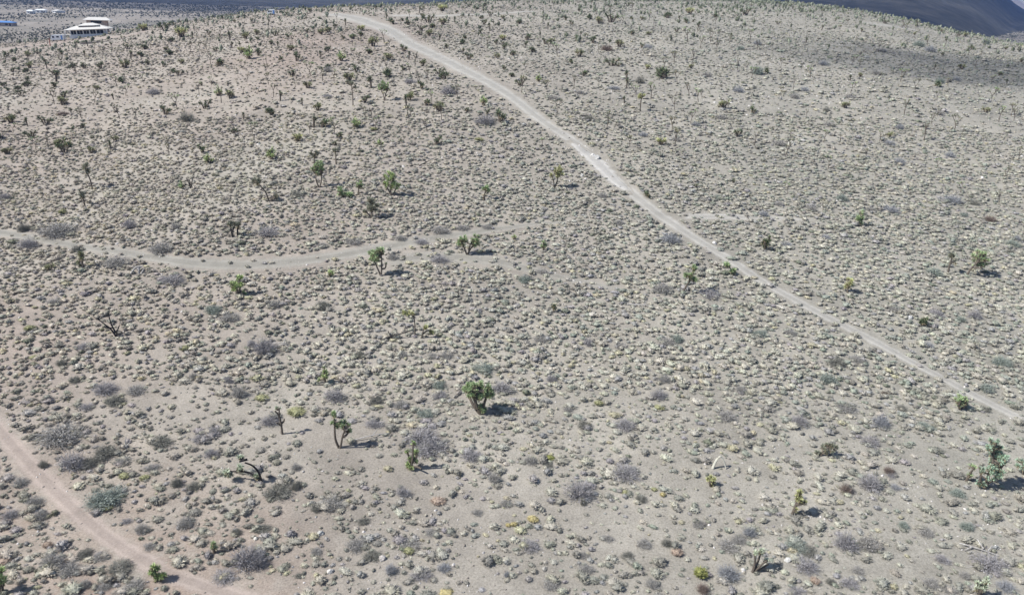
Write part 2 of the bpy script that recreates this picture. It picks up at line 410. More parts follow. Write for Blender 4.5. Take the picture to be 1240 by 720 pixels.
PAL = np.array([(.49, .47, .385), (.455, .435, .36), (.41, .395, .33), (.355, .34, .285), (.295, .285, .24), (.37, .355, .335), (.475, .445, .315), (.23, .24, .18), (.335, .35, .29)])
def scrub(seed, y0, y1, cell, xw, protos, dens, size):
    rs = np.random.RandomState(seed)
    ys = np.arange(y0, y1, cell); P = []
    for i, yv in enumerate(ys):
        xl = xw(yv); xs = np.arange(-xl, xl, cell) + (i % 2) * cell * .5
        P.append(np.stack([xs, np.full(len(xs), yv)], 1))
    P = np.vstack(P); P += (rs.rand(*P.shape) - .5) * cell * .95
    X, Y = P[:, 0], P[:, 1]
    keep, px, py, d = frame_keep(X, Y)
    keep &= rs.rand(len(X)) < dens(X, Y, px, py)
    X, Y, px, py, d = X[keep], Y[keep], px[keep], py[keep], d[keep]
    keep = rs.rand(len(X)) < track_clear(X, Y); X, Y, px, py = X[keep], Y[keep], px[keep], py[keep]
    S_, HZ = size(rs, X, Y, px, py)
    # colour: straw in the middle band, greyer to the right, rosier left
    base = np.array([.22, .20, .15, .12, .07, .10, .035, .04, .06]); n = len(X)
    yl = np.clip(vnoise(X / 13 + 50, Y / 13) * 2.2 + .4, 0, 1)
    right = np.clip((X + 10) / 60, 0, 1)
    Wt = np.tile(base, (n, 1)); Wt[:, 6] *= .4 + 1.8 * yl * (1 - .7 * right); Wt[:, 0] *= .5 + 1.4 * yl; Wt[:, 8] *= .4 + 3 * right
    Wt[:, 4] *= 1.6 - yl; Wt[:, 7] *= np.clip((Y - 100) / 80, .3, 2.4); Wt[:, 3] *= np.clip(Y / 120, .8, 1.8)
    fb = np.clip((Y - 130) / 70, 0, 1); Wt[:, 3] *= 1 + 1.2 * fb; Wt[:, 4] *= 1 + 2.5 * fb; Wt[:, 0] *= 1 - .75 * fb; Wt[:, 1] *= 1 - .4 * fb; Wt[:, 6] *= 1 - .7 * fb
    nb = np.clip((64 - Y) / 12, 0, 1) * np.clip((20 - X) / 30, .5, 1); Wt[:, 3] *= 1 + 2 * nb; Wt[:, 4] *= 1 + 4 * nb; Wt[:, 5] *= 1 + 1.5 * nb; Wt[:, 0] *= 1 - .6 * nb
    cw = np.cumsum(Wt, 1); cw /= cw[:, -1:]; k = (rs.rand(n)[:, None] > cw).sum(1)
    T = PAL[k] * rs.uniform(.84, 1.10, (n, 1)) * (1 + .06 * (rs.rand(n, 3) - .5))
    T[:, 0] *= 1 + .05 * np.clip(-X / 50, 0, 1); T[:, 2] *= 1 - .03 * np.clip(-X / 50, 0, 1)
    return scatter_mesh(protos, X, Y, S_, HZ, T, rs)
def patchy(X, Y, sc, lo, hi):
    return np.clip((vnoise(X / sc, Y / sc + 77) + .5 * vnoise(X / sc * 2.3 + 9, Y / sc * 2.3) - lo) / (hi - lo), 0, 1)
def dens_near(X, Y, px, py):
    d = .48 + .52 * patchy(X, Y, 6, -.3, .1)
    d = np.where((px < 470) & (py > 520), .62 + .38 * patchy(X, Y, 5, -.3, .1), d)
    d = np.where(py < 520, np.maximum(d, .72 + .28 * patchy(X, Y, 9, -.4, .05)), d * .92)
    # the open, bare strips seen in the photo
    def strip(x0, y0, x1, y1, w):
        vx, vy = x1 - x0, y1 - y0; tt = np.clip(((px - x0) * vx + (py - y0) * vy) / (vx * vx + vy * vy), 0, 1)
        return np.clip(np.hypot(px - x0 - tt * vx, (py - y0 - tt * vy) * 1.6) / w, .32, 1)
    for s in [(150, 470, 420, 545, 42), (420, 545, 560, 620, 45), (380, 640, 480, 700, 20), (640, 590, 760, 660, 40), (740, 640, 900, 700, 35), (350, 510, 440, 530, 40), (960, 690, 1100, 680, 28),
              (0, 330, 90, 470, 22), (90, 470, 150, 520, 16), (1120, 600, 1180, 660, 26)]:
        d = d * strip(*s)
    return d
def dens_mid(X, Y, px, py):
    d = .74 + .26 * patchy(X, Y, 7, -.4, 0)
    d *= np.clip((165 - Y) / 60, .62, 1)
    d = np.where((px < 330) & (py > 330), d * .85, d)
    return d
def dens_far(X, Y, px, py):
    return .55 + .40 * patchy(X, Y, 12, -.3, .2)
wfun = lambda y: 52 + y * .92
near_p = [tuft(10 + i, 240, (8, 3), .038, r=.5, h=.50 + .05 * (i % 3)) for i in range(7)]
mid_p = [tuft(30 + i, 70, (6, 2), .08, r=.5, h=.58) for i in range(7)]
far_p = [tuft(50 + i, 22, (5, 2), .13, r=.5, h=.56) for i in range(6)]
def sz_near(rs, X, Y, px, py):
    s = rs.lognormal(-.90, .50, len(X)); s = np.clip(s, .15, 1.05); return s, s * rs.uniform(.5, .85, len(X))
def sz_mid(rs, X, Y, px, py):
    s = np.clip(rs.lognormal(-.40, .24, len(X)), .3, 1.15); return s, s * rs.uniform(.52, .88, len(X))
def sz_far(rs, X, Y, px, py):
    s = np.clip(rs.lognormal(-.42, .40, len(X)), .3, 1.8); return s, s * rs.uniform(.45, .8, len(X))
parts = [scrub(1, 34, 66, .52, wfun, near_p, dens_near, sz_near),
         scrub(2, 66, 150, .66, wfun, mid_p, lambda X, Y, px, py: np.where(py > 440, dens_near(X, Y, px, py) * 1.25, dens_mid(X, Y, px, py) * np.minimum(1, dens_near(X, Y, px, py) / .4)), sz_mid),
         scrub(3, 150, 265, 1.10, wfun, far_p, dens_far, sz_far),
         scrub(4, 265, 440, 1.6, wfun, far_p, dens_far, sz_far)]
off = 0; VV = []; FF = []; TT = []
for V, Fc, T_ in parts: VV.append(V); FF.append(Fc + off); TT.append(T_); off += len(V)
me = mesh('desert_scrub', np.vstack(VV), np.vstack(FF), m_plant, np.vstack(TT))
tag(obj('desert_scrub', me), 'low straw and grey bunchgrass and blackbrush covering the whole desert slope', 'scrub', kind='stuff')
print('scrub tris', off, len(me.polygons))
print("H", at(107,44), at(1230,60), at(5,5))

# pebbles and litter
rs = np.random.RandomState(77)
def stone(seed):
    r_ = np.random.RandomState(seed); V, Fc = lump(r_, 6, 3, .5, .4, .38, rough=.5); return np.array(V), np.array(Fc), np.ones(len(V))
X = rs.uniform(-190, 190, 120000); Y = 36 + 230 * rs.rand(120000) ** 1.9
keep, px, py, d = frame_keep(X, Y); rocky = np.clip(vnoise(X / 9, Y / 9 + 5) * 2.4 + .25, .04, 1)
rocky = np.maximum(rocky, ((px > 440) | (px < 60)) & (py > 610) & (px < 620))          # stonier ground bottom centre
rocky = np.maximum(rocky, .9 * (np.hypot(px - 715, (py - 205) * 1.5) < 60))            # stony spot beside the diagonal track
keep &= rs.rand(len(X)) < rocky * .75
X, Y, d = X[keep], Y[keep], d[keep]
sz = np.minimum(rs.lognormal(-2.1, .5, len(X)), .3) * np.clip(d / 75, .8, 1.6)
tn = np.where(rs.rand(len(X), 1) < .5, np.array([[.55, .52, .49]]), np.array([[.27, .24, .21]])) * rs.uniform(.7, 1.25, (len(X), 1))
tn = np.minimum(tn, .75)
V, Fc, T_ = scatter_mesh([stone(i) for i in range(5)], X, Y, sz, sz, tn, rs, .01)
tag(obj('pebbles', mesh('pebbles', V, Fc, m_rock, T_)), 'pale and brown pebbles strewn between the bunchgrass clumps', 'pebbles', kind='stuff')

# dark scrub and small trees of the valley beyond the crest: one mass
rs = np.random.RandomState(9)
n = 60000; u_ = rs.uniform(-.78, .72, n); Y = 430 * (2300 / 430.) ** rs.rand(n); X = u_ * Y
keep, px, py, d = frame_keep(X, Y, 60, -12, 120); dn = np.clip(vnoise(X / 90, Y / 160) * 2.5 + .62, .1, 1)
keep &= rs.rand(n) < dn; X, Y, d = X[keep], Y[keep], d[keep]
sz = rs.uniform(.8, 2.5, len(X)) * np.clip(d / 900, .8, 1.5)
tn = np.where(rs.rand(len(X), 1) < .6, np.array([[.125, .13, .095]]), np.array([[.21, .20, .165]])) * rs.uniform(.7, 1.3, (len(X), 1))
V, Fc, T_ = scatter_mesh(far_p, X, Y, sz, sz * 1.3, tn, rs, .1)
tag(obj('valley_scrub', mesh('valley_scrub', V, Fc, m_plant, T_)), 'dark olive scrub spread over the valley floor beyond the crest', 'scrub', kind='stuff')

# upright pale-green growth thick along the crest
rs = np.random.RandomState(19)
X = rs.uniform(-200, 265, 26000); Y = rs.uniform(215, 440, 26000)
keep, px, py, d = frame_keep(X, Y, 80, -20, 120)
crest = np.interp(px, [0, 105, 205, 310, 620, 930, 1010, 1120, 1240], [66, 50, 28, 14, 0, 0, 0, 20, 42])
pr = np.exp(-np.abs(py - crest) / 16) * np.where(px > 560, 1, .45) * np.clip(vnoise(X / 15, Y / 15) * 2 + .7, .2, 1)
keep &= rs.rand(len(X)) < pr * .55; X, Y = X[keep], Y[keep]
k = rs.rand(len(X)) < track_clear(X, Y); X, Y = X[k], Y[k]; sz = rs.uniform(.6, 1.4, len(X))
tn = np.where(rs.rand(len(X), 1) < .55, np.array([[.29, .31, .235]]), np.array([[.16, .175, .12]])) * rs.uniform(.75, 1.25, (len(X), 1))
V, Fc, T_ = scatter_mesh(far_p, X, Y, sz, sz * rs.uniform(1.2, 2.8, len(X)), tn, rs, .05)
tag(obj('crest_growth', mesh('crest_growth', V, Fc, m_plant, T_)), 'pale green upright desert growth thick along the crest', 'scrub', kind='stuff')

# ------------------------------------------------------------------ trees
def tube(V, Fc, P, Rd, n=6):
    P = [np.array(p, float) for p in P]; k0 = len(V); up_ = np.array([.31, .22, .92])
    for i, p in enumerate(P):
        d = P[min(i + 1, len(P) - 1)] - P[max(i - 1, 0)]; d = d / (np.linalg.norm(d) + 1e-9)
        a = np.cross(d, [1, .1, 0] if abs(d[2]) > .8 else up_); a /= np.linalg.norm(a) + 1e-9; b_ = np.cross(d, a)
        for j in range(n):
            t_ = 2 * math.pi * j / n; V.append(tuple(p + (a * math.cos(t_) + b_ * math.sin(t_)) * Rd[i]))
    for i in range(len(P) - 1):
        for j in range(n):
            Fc.append((k0 + i * n + j, k0 + i * n + (j + 1) % n, k0 + (i + 1) * n + (j + 1) % n, k0 + (i + 1) * n + j))
    Fc.append(tuple(k0 + (len(P) - 1) * n + j for j in range(n)))
def spline(P, n=4):
    P = [np.array(p, float) for p in P]
    if len(P) < 3: return [P[0] + (P[-1] - P[0]) * s for s in np.linspace(0, 1, n + 1)]
    Q = [2 * P[0] - P[1]] + P + [2 * P[-1] - P[-2]]; out = []
    for k in range(1, len(Q) - 2):
        for s in np.linspace(0, 1, n, endpoint=False):
            a, b_, c_, d_ = Q[k - 1:k + 3]
            out.append(.5 * ((2 * b_) + (c_ - a) * s + (2 * a - 5 * b_ + 4 * c_ - d_) * s * s + (3 * b_ - a - 3 * c_ + d_) * s ** 3))
    out.append(P[-1]); return out
def rosette(V, Fc, T_, c, ax, r, rs, col, spikes=42):
    """ball of stiff dagger leaves round a branch end"""
    c = np.array(c, float); ax = np.array(ax, float); ax /= np.linalg.norm(ax) + 1e-9
    for _ in range(spikes):
        d = rs.normal(size=3); d /= np.linalg.norm(d)
        dd = d + ax * .55; dd /= np.linalg.norm(dd)
        L = r * rs.uniform(.8, 1.15); w = r * .17
        s = np.cross(dd, rs.normal(size=3)); s /= np.linalg.norm(s) + 1e-9
        o = c - ax * r * rs.uniform(0, .7); m_ = o + dd * L * .45; k = len(V)
        V += [tuple(o), tuple(m_ - s * w * .5), tuple(o + dd * L), tuple(m_ + s * w * .5)]
        Fc.append((k, k + 1, k + 2, k + 3))
        g = rs.uniform(.75, 1.25); cc = np.array(col) * g
        if d @ ax < -.45: cc = np.array((.20, .165, .10)) * g        # withered leaves hanging under the head
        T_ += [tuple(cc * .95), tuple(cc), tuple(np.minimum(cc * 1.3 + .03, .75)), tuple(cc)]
GREENS = {'green': (.31, .40, .20), 'bright': (.37, .46, .20), 'yellow': (.42, .43, .20), 'dark': (.10, .13, .065), 'dull': (.24, .25, .18), 'pale': (.50, .56, .40), 'olive': (.22, .23, .12), 'sage': (.30, .41, .29)}
def tree_meshes(limbs, heads, col, rs, barkm=None, r0=.14, hr=.30, spikes=42):
    """limbs: polylines of (x, y, z) in metres; heads: (centre, axis)"""
    V, Fc = [], []
    for li, (P, ra, rb) in enumerate(limbs):
        Q = spline(P, 4); n = len(Q)
        tube(V, Fc, Q, [ra + (rb - ra) * (i / (n - 1)) for i in range(n)])
    tm = mesh('trunk', V, Fc, barkm or m_bark, smooth=False)
    if not heads: return tm, None
    V, Fc, T_ = [], [], []
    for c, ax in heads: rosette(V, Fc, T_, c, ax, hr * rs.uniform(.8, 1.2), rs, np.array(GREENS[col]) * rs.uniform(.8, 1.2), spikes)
    return tm, mesh('crown', V, Fc, m_plant, T_)
def generic_tree(seed, Ht=1.0, fork=.45, spread=.55, levels=3, dens=2, col='green', lean=0., spikes=34, hr=.30, r0=.13):
    """a forking joshua tree of height Ht (metres)"""
    rs = np.random.RandomState(seed); limbs = []; heads = []
    def grow(p, d, L, r, lv):
        d2 = d + np.array([0, 0, .35]) * (1 if lv < levels else 0) + rs.normal(size=3) * .12; d2 /= np.linalg.norm(d2)
        q = p + d * L * .5; e = q + d2 * L * .5
        limbs.append(([p, q, e], r, r * .72))
        if lv == 0: heads.append((e + d2 * .05, d2)); return
        nb = 2 + (rs.rand() < .45 * dens)
        a0 = rs.rand() * 6.28
        for k in range(int(nb)):
            a = a0 + 6.283 * k / nb + rs.normal() * .35; sp = spread * rs.uniform(.7, 1.3)
            nd_ = d2 * .8 + np.array([math.cos(a) * sp, math.sin(a) * sp, .25 * rs.rand()]); nd_ /= np.linalg.norm(nd_)
            grow(e, nd_, L * rs.uniform(.62, .9), r * .72, lv - 1 if rs.rand() < .85 else max(0, lv - 2))
    d = np.array([lean, rs.normal() * .06, 1.]); d /= np.linalg.norm(d)
    grow(np.array([0, 0, -.12]), d, Ht * fork, r0, levels)
    top = max(h[0][2] for h in heads) + hr * .7; k = Ht / top
    limbs = [([np.array(p) * k for p in P], a, b_) for P, a, b_ in limbs]; heads = [(np.array(c) * k, ax) for c, ax in heads]
    return tree_meshes(limbs, heads, col, rs, hr=hr, spikes=spikes)
THINGS = []                                            # (object, kind word, adjectives, px, py) for labels
def register(o, desc, cat, grp, px, py): THINGS.append([o, desc, cat, grp, px, py])
def scale_at(p):
    d = (p - Vector((0, 0, CZ))).length; dep = math.asin((CZ - p.z) / d); return d / F, d / F / max(.35, math.cos(dep))
def photo_tree(px, py, limbs, crowns, col, desc, bark=None, r0=.12, hr=.26, spikes=44, seed=None, depth=1.0, name='joshua_tree', cat='tree', thin=.55):
    """a particular tree: limbs and crown masses measured on the photo (photo pixels from the base), built in the round"""
    rs = np.random.RandomState(seed if seed is not None else int(px * 7 + py))
    p = at(px, py); sx, sz = scale_at(p); L = []; pts = []
    for i, P in enumerate(limbs):
        yj = rs.uniform(-.5, .5) * depth; Q = []
        for k, (x, z) in enumerate(P):
            f = k / max(1, len(P) - 1); Q.append(np.array([x * sx, yj * f * max(.4, abs(x) * sx + .4), z * sz - (.12 if (k == 0 and z == 0) else 0)]))
        L.append((Q, r0 * (1 if i < 3 else .7), r0 * thin)); pts += [(q, k) for k, q in enumerate(spline(Q, 4)) if k > 1]
    heads = []
    for cx, cz, rx, rz, n in crowns:
        for k in range(n if n < 4 else int(n * 1.4)):
            v = rs.normal(size=3); v /= np.linalg.norm(v); v *= rs.rand() ** .4
            c = np.array([(cx + v[0] * rx) * sx, v[1] * (rx * .5 + rz * .35) * sx * 1.1 * depth, (cz + v[2] * rz) * sz])
            c[2] = max(c[2], .15)
            q = min(pts, key=lambda t_: np.linalg.norm(t_[0] - c) + .15 * max(0, t_[0][2] - c[2]))[0]
            mid = q * .5 + c * .5 + np.array([(c - q)[0] * .15, (c - q)[1] * .15, -.12 * np.linalg.norm((c - q)[:2])])
            L.append(([q, mid, c], r0 * .5, r0 * .36)); ax = c - mid + np.array([0, 0, .15]); heads.append((c, ax))
    hr *= min(1.5, max(1.0, sx * F / 72))
    tm, cm = tree_meshes(L, heads, col, rs, bark, hr=hr, spikes=spikes)
    o = empty(name, p); obj('trunk', tm, o)
    if cm: obj('crown', cm, o)
    register(o, desc, cat, None, px, py); return o
JT = 'joshua tree'
photo_tree(583, 501, [[(0, 0), (-7, 5), (-13, 12), (-17, 19)], [(0, 0), (-5, 9), (-8, 20), (-6, 30)], [(0, 0), (2, 8), (5, 18), (10, 26)], [(-7, 5), (-9, 16), (-13, 26)]],
           [(-6, 28, 16, 10, 66), (8, 25, 7, 7, 14), (1, 8, 5, 5, 9)], 'green', 'big round-crowned Joshua tree with dark forked trunk, fullest crown in the lower middle', r0=.16, hr=.30)
photo_tree(565.6, 308.4, [[(0, 0), (-3, 7), (-7, 15)], [(0, 0), (4, 7), (9, 12), (12, 18)], [(2, 5), (4, 14)]], [(-6, 17, 7, 8, 15), (10, 17, 6, 8, 15)], 'green', 'V-shaped green Joshua tree with two crown halves, on the bare patch')
photo_tree(461.5, 333.7, [[(0, 0), (-4, 8), (-8, 16)], [(0, 0), (1, 12), (1, 24)], [(1, 8), (5, 9), (6, 14)]], [(-6, 25, 9, 8, 26), (1, 29, 4, 4, 5), (6, 15, 1, 1, 1)], 'green', 'green Joshua tree on thin dark forked trunks, crown leaning left over the sandy wash')
photo_tree(386.5, 226.9, [[(0, 0), (-3, 8), (-3, 15)], [(0, 0), (3, 7), (4, 15)]], [(0, 23, 8, 8, 24)], 'green', 'tall green Joshua tree with slim V trunk and rounded crown')
photo_tree(381, 200, [[(0, 0), (0, 8), (1, 13)]], [(1, 14, 6, 4, 8)], 'dull', 'small dull Joshua tree right behind a taller slim one')
photo_tree(407, 199, [[(0, 0), (0, 10), (0, 14)]], [(1, 16, 5, 2.5, 5)], 'dull', 'thin single-stemmed Joshua tree with small flat top')
photo_tree(474, 237.5, [[(0, 0), (-4, 8), (-10, 14)], [(0, 0), (-1, 10), (2, 18)], [(0, 0), (4, 6), (6, 12)]], [(-1, 23, 8, 5, 13), (5, 14, 6, 5, 9), (-6, 15, 3, 4, 4)], 'bright', 'bright green Joshua tree with dark pool of shadow on its right')
photo_tree(450.6, 263.7, [[(0, 0), (-4, 4), (-8, 8)], [(0, 0), (0, 8), (1, 14)]], [(1, 16, 7, 9, 18), (-8, 9, 1.5, 1.5, 2)], 'dull', 'dull grey-green Joshua tree with narrow ragged crown')
photo_tree(417, 239, [[(0, 0), (-4, 3)], [(0, 0), (3, 4)]], [(-4, 7, 5, 5, 9), (4, 4, 5, 3, 7)], 'green', 'low sprawling green Joshua tree clump')
photo_tree(434.6, 236, [[(0, 0), (0, 6), (1, 12)]], [(1, 12, 3, 6, 8)], 'green', 'small upright Joshua tree at the end of a low green clump')
photo_tree(410.8, 541.7, [[(0, 0), (-4, 10), (-4, 25), (-4, 34)], [(0, 0), (2.5, 4), (5, 14), (9, 24)], [(5, 12), (9, 14), (13, 18)]], [(-4, 37, 3.5, 4, 5), (-1, 25, 3, 3, 4), (8, 28, 6, 4.5, 8), (13, 20, 1, 2, 2), (-6, 29, 2, 2, 2)], 'green', 'slender forked Joshua tree throwing a long thin shadow', r0=.11)
photo_tree(342, 525, [[(0, 0), (-.5, 12), (-2, 22), (-5, 28)], [(0, 12), (3, 15), (4, 18)], [(0, 9), (-3, 12), (-5, 14)], [(-2, 20), (-1, 29)]], [(-4, 28.5, 3, 1.5, 4), (-1, 29, 1, 1, 1)], 'pale', 'thin bare Joshua tree with stubby side branches and a tiny pale top', r0=.10, hr=.2)
photo_tree(317.5, 584, [[(0, 0), (-3, 12), (-8, 20), (-15, 25)], [(0, 0), (-6, 6), (-14, 10), (-24, 10.5), (-34, 9)], [(-15, 25), (-20, 27)]], [(-21, 28, 4, 2, 5), (-38, 8, 5, 5, 8), (-24, 16, 3, 3, 4), (-6, 7, 3.5, 3.5, 5)], 'pale', 'black-limbed Joshua tree leaning far to the left with pale leaf tufts', bark=m_char, r0=.10)
photo_tree(826, 355, [[(0, 0), (3, 7), (6, 14), (7, 22)], [(6, 14), (10, 20), (11, 28)], [(6, 13), (12, 16)]], [(10.5, 30, 5, 4.5, 8), (2, 23, 3, 3, 4), (8, 22, 4, 3, 6), (14, 18, 4, 2.5, 5)], 'green', 'open-crowned Joshua tree with thick crooked trunk among grey dead brush')
photo_tree(1193, 591, [[(0, 0), (0, 15), (1, 30), (-2, 42)], [(0, 3), (-7, 8), (-9, 14)], [(0, 5), (7, 12), (9, 22)]], [(-3, 45, 8, 6, 13), (3, 33, 9, 8, 20), (1, 19, 12, 8, 26), (-6, 5, 4, 3, 4)], 'sage', 'tall shaggy grey-green Joshua tree, densest at the right edge', r0=.14, hr=.26)
photo_tree(1240, 574, [[(0, 0), (-3, 8)], [(0, 0), (4, 9)]], [(-2, 12, 10, 7, 14)], 'sage', 'green Joshua tree cut by the right edge')
photo_tree(1170, 582, [[(0, 0), (1, 9), (2, 15)]], [(2, 16, 3, 1.5, 3), (1, 7, 4, 2, 3)], 'green', 'tiny dark Joshua tree with one green head')
photo_tree(1170, 333, [[(0, 0), (4, 9), (8, 15)], [(4, 8), (10, 10)]], [(11, 18, 8, 11, 26)], 'green', 'bushy Joshua tree with leaning trunk and oval crown')
photo_tree(1147.7, 331, [[(0, 0), (0, 10), (1, 20)], [(0, 10), (5, 14)]], [(1, 20, 5, 1.5, 4), (5, 14, 1, 1, 1)], 'dull', 'spindly nearly leafless Joshua tree beside a bushier one')
photo_tree(1163, 495, [[(0, 0), (-5, 6)], [(0, 0), (3, 8)]], [(0, 10, 8, 6.5, 14)], 'green', 'small bushy green Joshua tree near the end of the diagonal track')
photo_tree(497, 568, [[(0, 0), (-1, 10), (-4, 21)], [(0, 0), (3, 14), (4, 29)], [(2, 8), (7, 14), (7, 21)], [(0, 2), (7, 5), (14, 6)]], [(4, 30, 2, 1.5, 3), (-4, 21, 1, 1, 2), (6, 21, 2, 2, 3), (1, 13, 3, 3, 5), (-1, 4, 4, 4, 9), (8, 9, 3, 3, 3)], 'bright', 'bright green Joshua tree sprouting in front of a big grey bush')
photo_tree(193, 703, [[(0, 0), (-4, 5)], [(0, 0), (4, 5)]], [(-4, 9, 4.5, 8, 11), (5, 7, 3, 2.5, 4)], 'bright', 'spiky young Joshua tree at the lower bank of the footpath', hr=.30)
photo_tree(291, 357, [[(0, 0), (-4, 8), (-8, 14)], [(0, 0), (0, 10), (1, 20)]], [(-4, 12, 8, 7, 16), (1, 21, 3, 2, 4), (4, 2, 3, 2, 3)], 'bright', 'bright yellow-green bushy Joshua tree below the sandy wash')
photo_tree(281.7, 287, [[(0, 0), (-1, 7), (-2, 14)], [(0, 6), (4, 14)]], [(1, 16, 5, 3, 7)], 'dull', 'left one of two dark-stemmed Joshua trees growing close together', bark=m_char)
photo_tree(288, 287, [[(0, 0), (0, 8), (2, 13)]], [(2, 14, 2.5, 2.5, 4)], 'dull', 'right one of two dark-stemmed Joshua trees growing close together', bark=m_char)
photo_tree(326, 244, [[(0, 0), (-3, 10), (-8, 17), (-12, 22)], [(0, 0), (4, 4), (8, 6)]], [(-12, 24, 6, 3.5, 9), (9, 7, 2, 1, 2)], 'dull', 'dark Joshua tree leaning left with a small tufted top')
photo_tree(890, 333, [[(0, 0), (-4, 5), (-9, 10)]], [(-10, 12, 4, 4, 7), (-3, 5, 4, 2.5, 5)], 'green', 'low green Joshua tree lying leftward at the verge of the diagonal track')
photo_tree(671, 228, [[(0, 0), (-1, 8), (-3, 15)], [(0, 0), (3, 8), (4, 16)]], [(5, 21, 6, 8, 13), (-4, 18, 2, 3, 3)], 'yellow', 'yellow-green Joshua tree with V trunk left of the pale stony spot')
photo_tree(427.5, 128, [[(0, 0), (0, 12), (-1, 22)], [(-1, 18), (4, 22)]], [(-3, 26, 6, 1.8, 7), (3, 22, 2, 2, 2)], 'dull', 'tall thin Joshua tree with flat sparse top')
photo_tree(465.5, 122, [[(0, 0), (-1, 6), (-4, 12)], [(0, 0), (2, 8), (5, 13)]], [(0, 17, 8, 7, 24)], 'green', 'full-crowned green Joshua tree high on the slope')
photo_tree(502.5, 406, [[(0, 0), (0, 12), (-1, 24)], [(-1, 22), (-9, 26)]], [(-10, 27, 5, 2, 6), (-2, 26, 1.5, 1.5, 2)], 'yellow', 'thin upright Joshua tree with yellow-green tuft leaning off its top', r0=.09)
photo_tree(510, 409, [[(0, 0), (2, 7), (4, 13)], [(2, 5), (8, 9), (12, 8)]], [(5, 13, 2, 2, 3), (12, 8, 3, 1.5, 3)], 'yellow', 'short Joshua tree bent right beside a thin upright one', r0=.09)
photo_tree(141, 407, [[(0, 0), (-4, 8), (-8, 14), (-13, 22)], [(0, 4), (-4, 12), (-7, 24)], [(0, 5), (3, 8), (6, 13)], [(-3, 9), (-10, 12)], [(0, 0), (1, 4)]], [], 'dull', 'burnt black leafless Joshua tree with upswept bare limbs', bark=m_char, r0=.09)
photo_tree(393.7, 465, [[(0, 0), (0, 8), (0, 16)]], [(0, 13, 3, 7, 9), (-6, 6, 1, 1, 1)], 'bright', 'narrow bright green young Joshua tree')
photo_tree(861, 588, [[(0, 0), (0, 5)], [(0, 0), (-3, 5)]], [(0, 6, 6, 4.5, 9)], 'yellow', 'small yellow-green Joshua tree sprouts below a bent pale stalk')
photo_tree(911, 692, [[(0, 0), (1, 10), (-1, 20)], [(0, 0), (5, 10), (8, 20)], [(0, 0), (8, 8), (13, 14)], [(0, 0), (10, 4), (17, 8)]], [(0, 21, 3, 2.5, 4), (8, 21, 5, 3, 5), (13, 14, 2, 2, 2)], 'pale', 'open Joshua tree with bare grey limbs fanning right and pale tips', hr=.22, r0=.10)
photo_tree(958, 624, [[(0, 0), (3, 8), (5, 18)], [(4, 12), (10, 16)]], [(5, 20, 4, 8, 12), (4, 6, 3, 3, 3), (12, 16, 2, 1, 2)], 'yellow', 'slim pale yellow-green Joshua tree with dark shadow at its right')
photo_tree(993, 551, [[(0, 0), (4, 6), (9, 10)], [(0, 0), (-4, 3)]], [(9, 9, 9, 5, 14), (-3, 3, 3, 2, 4)], 'dull', 'dark spreading Joshua tree with pale tangle at its foot')
photo_tree(1185, 722, [[(0, 0), (-3, 8)], [(0, 0), (3, 10)]], [(0, 12, 7, 8, 13)], 'pale', 'pale green Joshua tree cut by the bottom edge at right')
photo_tree(2, 716, [[(0, 0), (0, 12)], [(0, 0), (4, 8)]], [(1, 14, 5, 11, 14)], 'bright', 'green Joshua tree at the bottom left corner')
photo_tree(1116, 394, [[(0, 0), (0, 5)]], [(0, 6.5, 5, 4.5, 9)], 'dark', 'squat very dark green Joshua tree')
photo_tree(670, 378, [[(0, 0), (0, 6)]], [(0, 7, 2.5, 3, 4)], 'dark', 'tiny dark green Joshua tree')
photo_tree(1026, 354, [[(0, 0), (0, 8)]], [(0, 10, 4, 7, 9)], 'yellow', 'narrow yellow-green Joshua tree')
photo_tree(1040, 273, [[(0, 0), (0, 8), (-1, 14)]], [(0, 10, 4, 8, 9)], 'green', 'upright green Joshua tree')
photo_tree(926, 302, [[(0, 0), (-2, 8)], [(0, 0), (3, 8)]], [(0, 10, 5, 7, 10)], 'dark', 'dark bushy Joshua tree just right of the diagonal track')
photo_tree(112, 229, [[(0, 0), (-1, 10), (-4, 20), (-3, 26)]], [(-3, 22, 4, 7, 9)], 'dull', 'tall narrow Joshua tree with a leaning stem')
photo_tree(103, 250, [[(0, 0), (-1, 9), (-3, 15)]], [(-2, 13, 3, 5, 6)], 'dull', 'slim shorter Joshua tree below a taller leaning one')
photo_tree(101, 325, [[(0, 0), (0, 8), (0, 15)], [(0, 6), (-3, 9)]], [(0, 14, 3, 4, 6), (-4, 5, 3, 2, 3)], 'olive', 'small ragged Joshua tree under the sandy wash')
photo_tree(231, 228, [[(0, 0), (-2, 6), (-5, 11)], [(0, 0), (2, 7), (3, 12)], [(0, 3), (0, 10)]], [(-11, 4, 2, 3, 4)], 'green', 'bare dark Joshua tree forks with one green sprout at left', bark=m_char, r0=.09)
photo_tree(400, 337, [[(0, 0), (0, 5)]], [(0, 6, 4.5, 4, 7)], 'bright', 'little bright green Joshua tree at the lower bank of the wash')
photo_tree(587, 242, [[(0, 0), (-1, 5), (1, 11)], [(0, 3), (-5, 3)]], [(2, 14, 6, 4.5, 9)], 'green', 'small Joshua tree with slim crooked stem and green top')
photo_tree(658, 304, [[(0, 0), (0, 6)]], [(0, 8, 3, 5, 6)], 'green', 'small upright Joshua tree')
photo_tree(260, 668, [[(0, 0), (0, 5)]], [(0, 7, 2.5, 5, 5)], 'green', 'small green Joshua tree sprout in the bottom left shrubs')
photo_tree(775, 215 - 80, [[(0, 0), (0, 12), (1, 16)]], [(1, 17, 4.5, 3.5, 7)], 'yellow', 'slim Joshua tree with yellowish top')

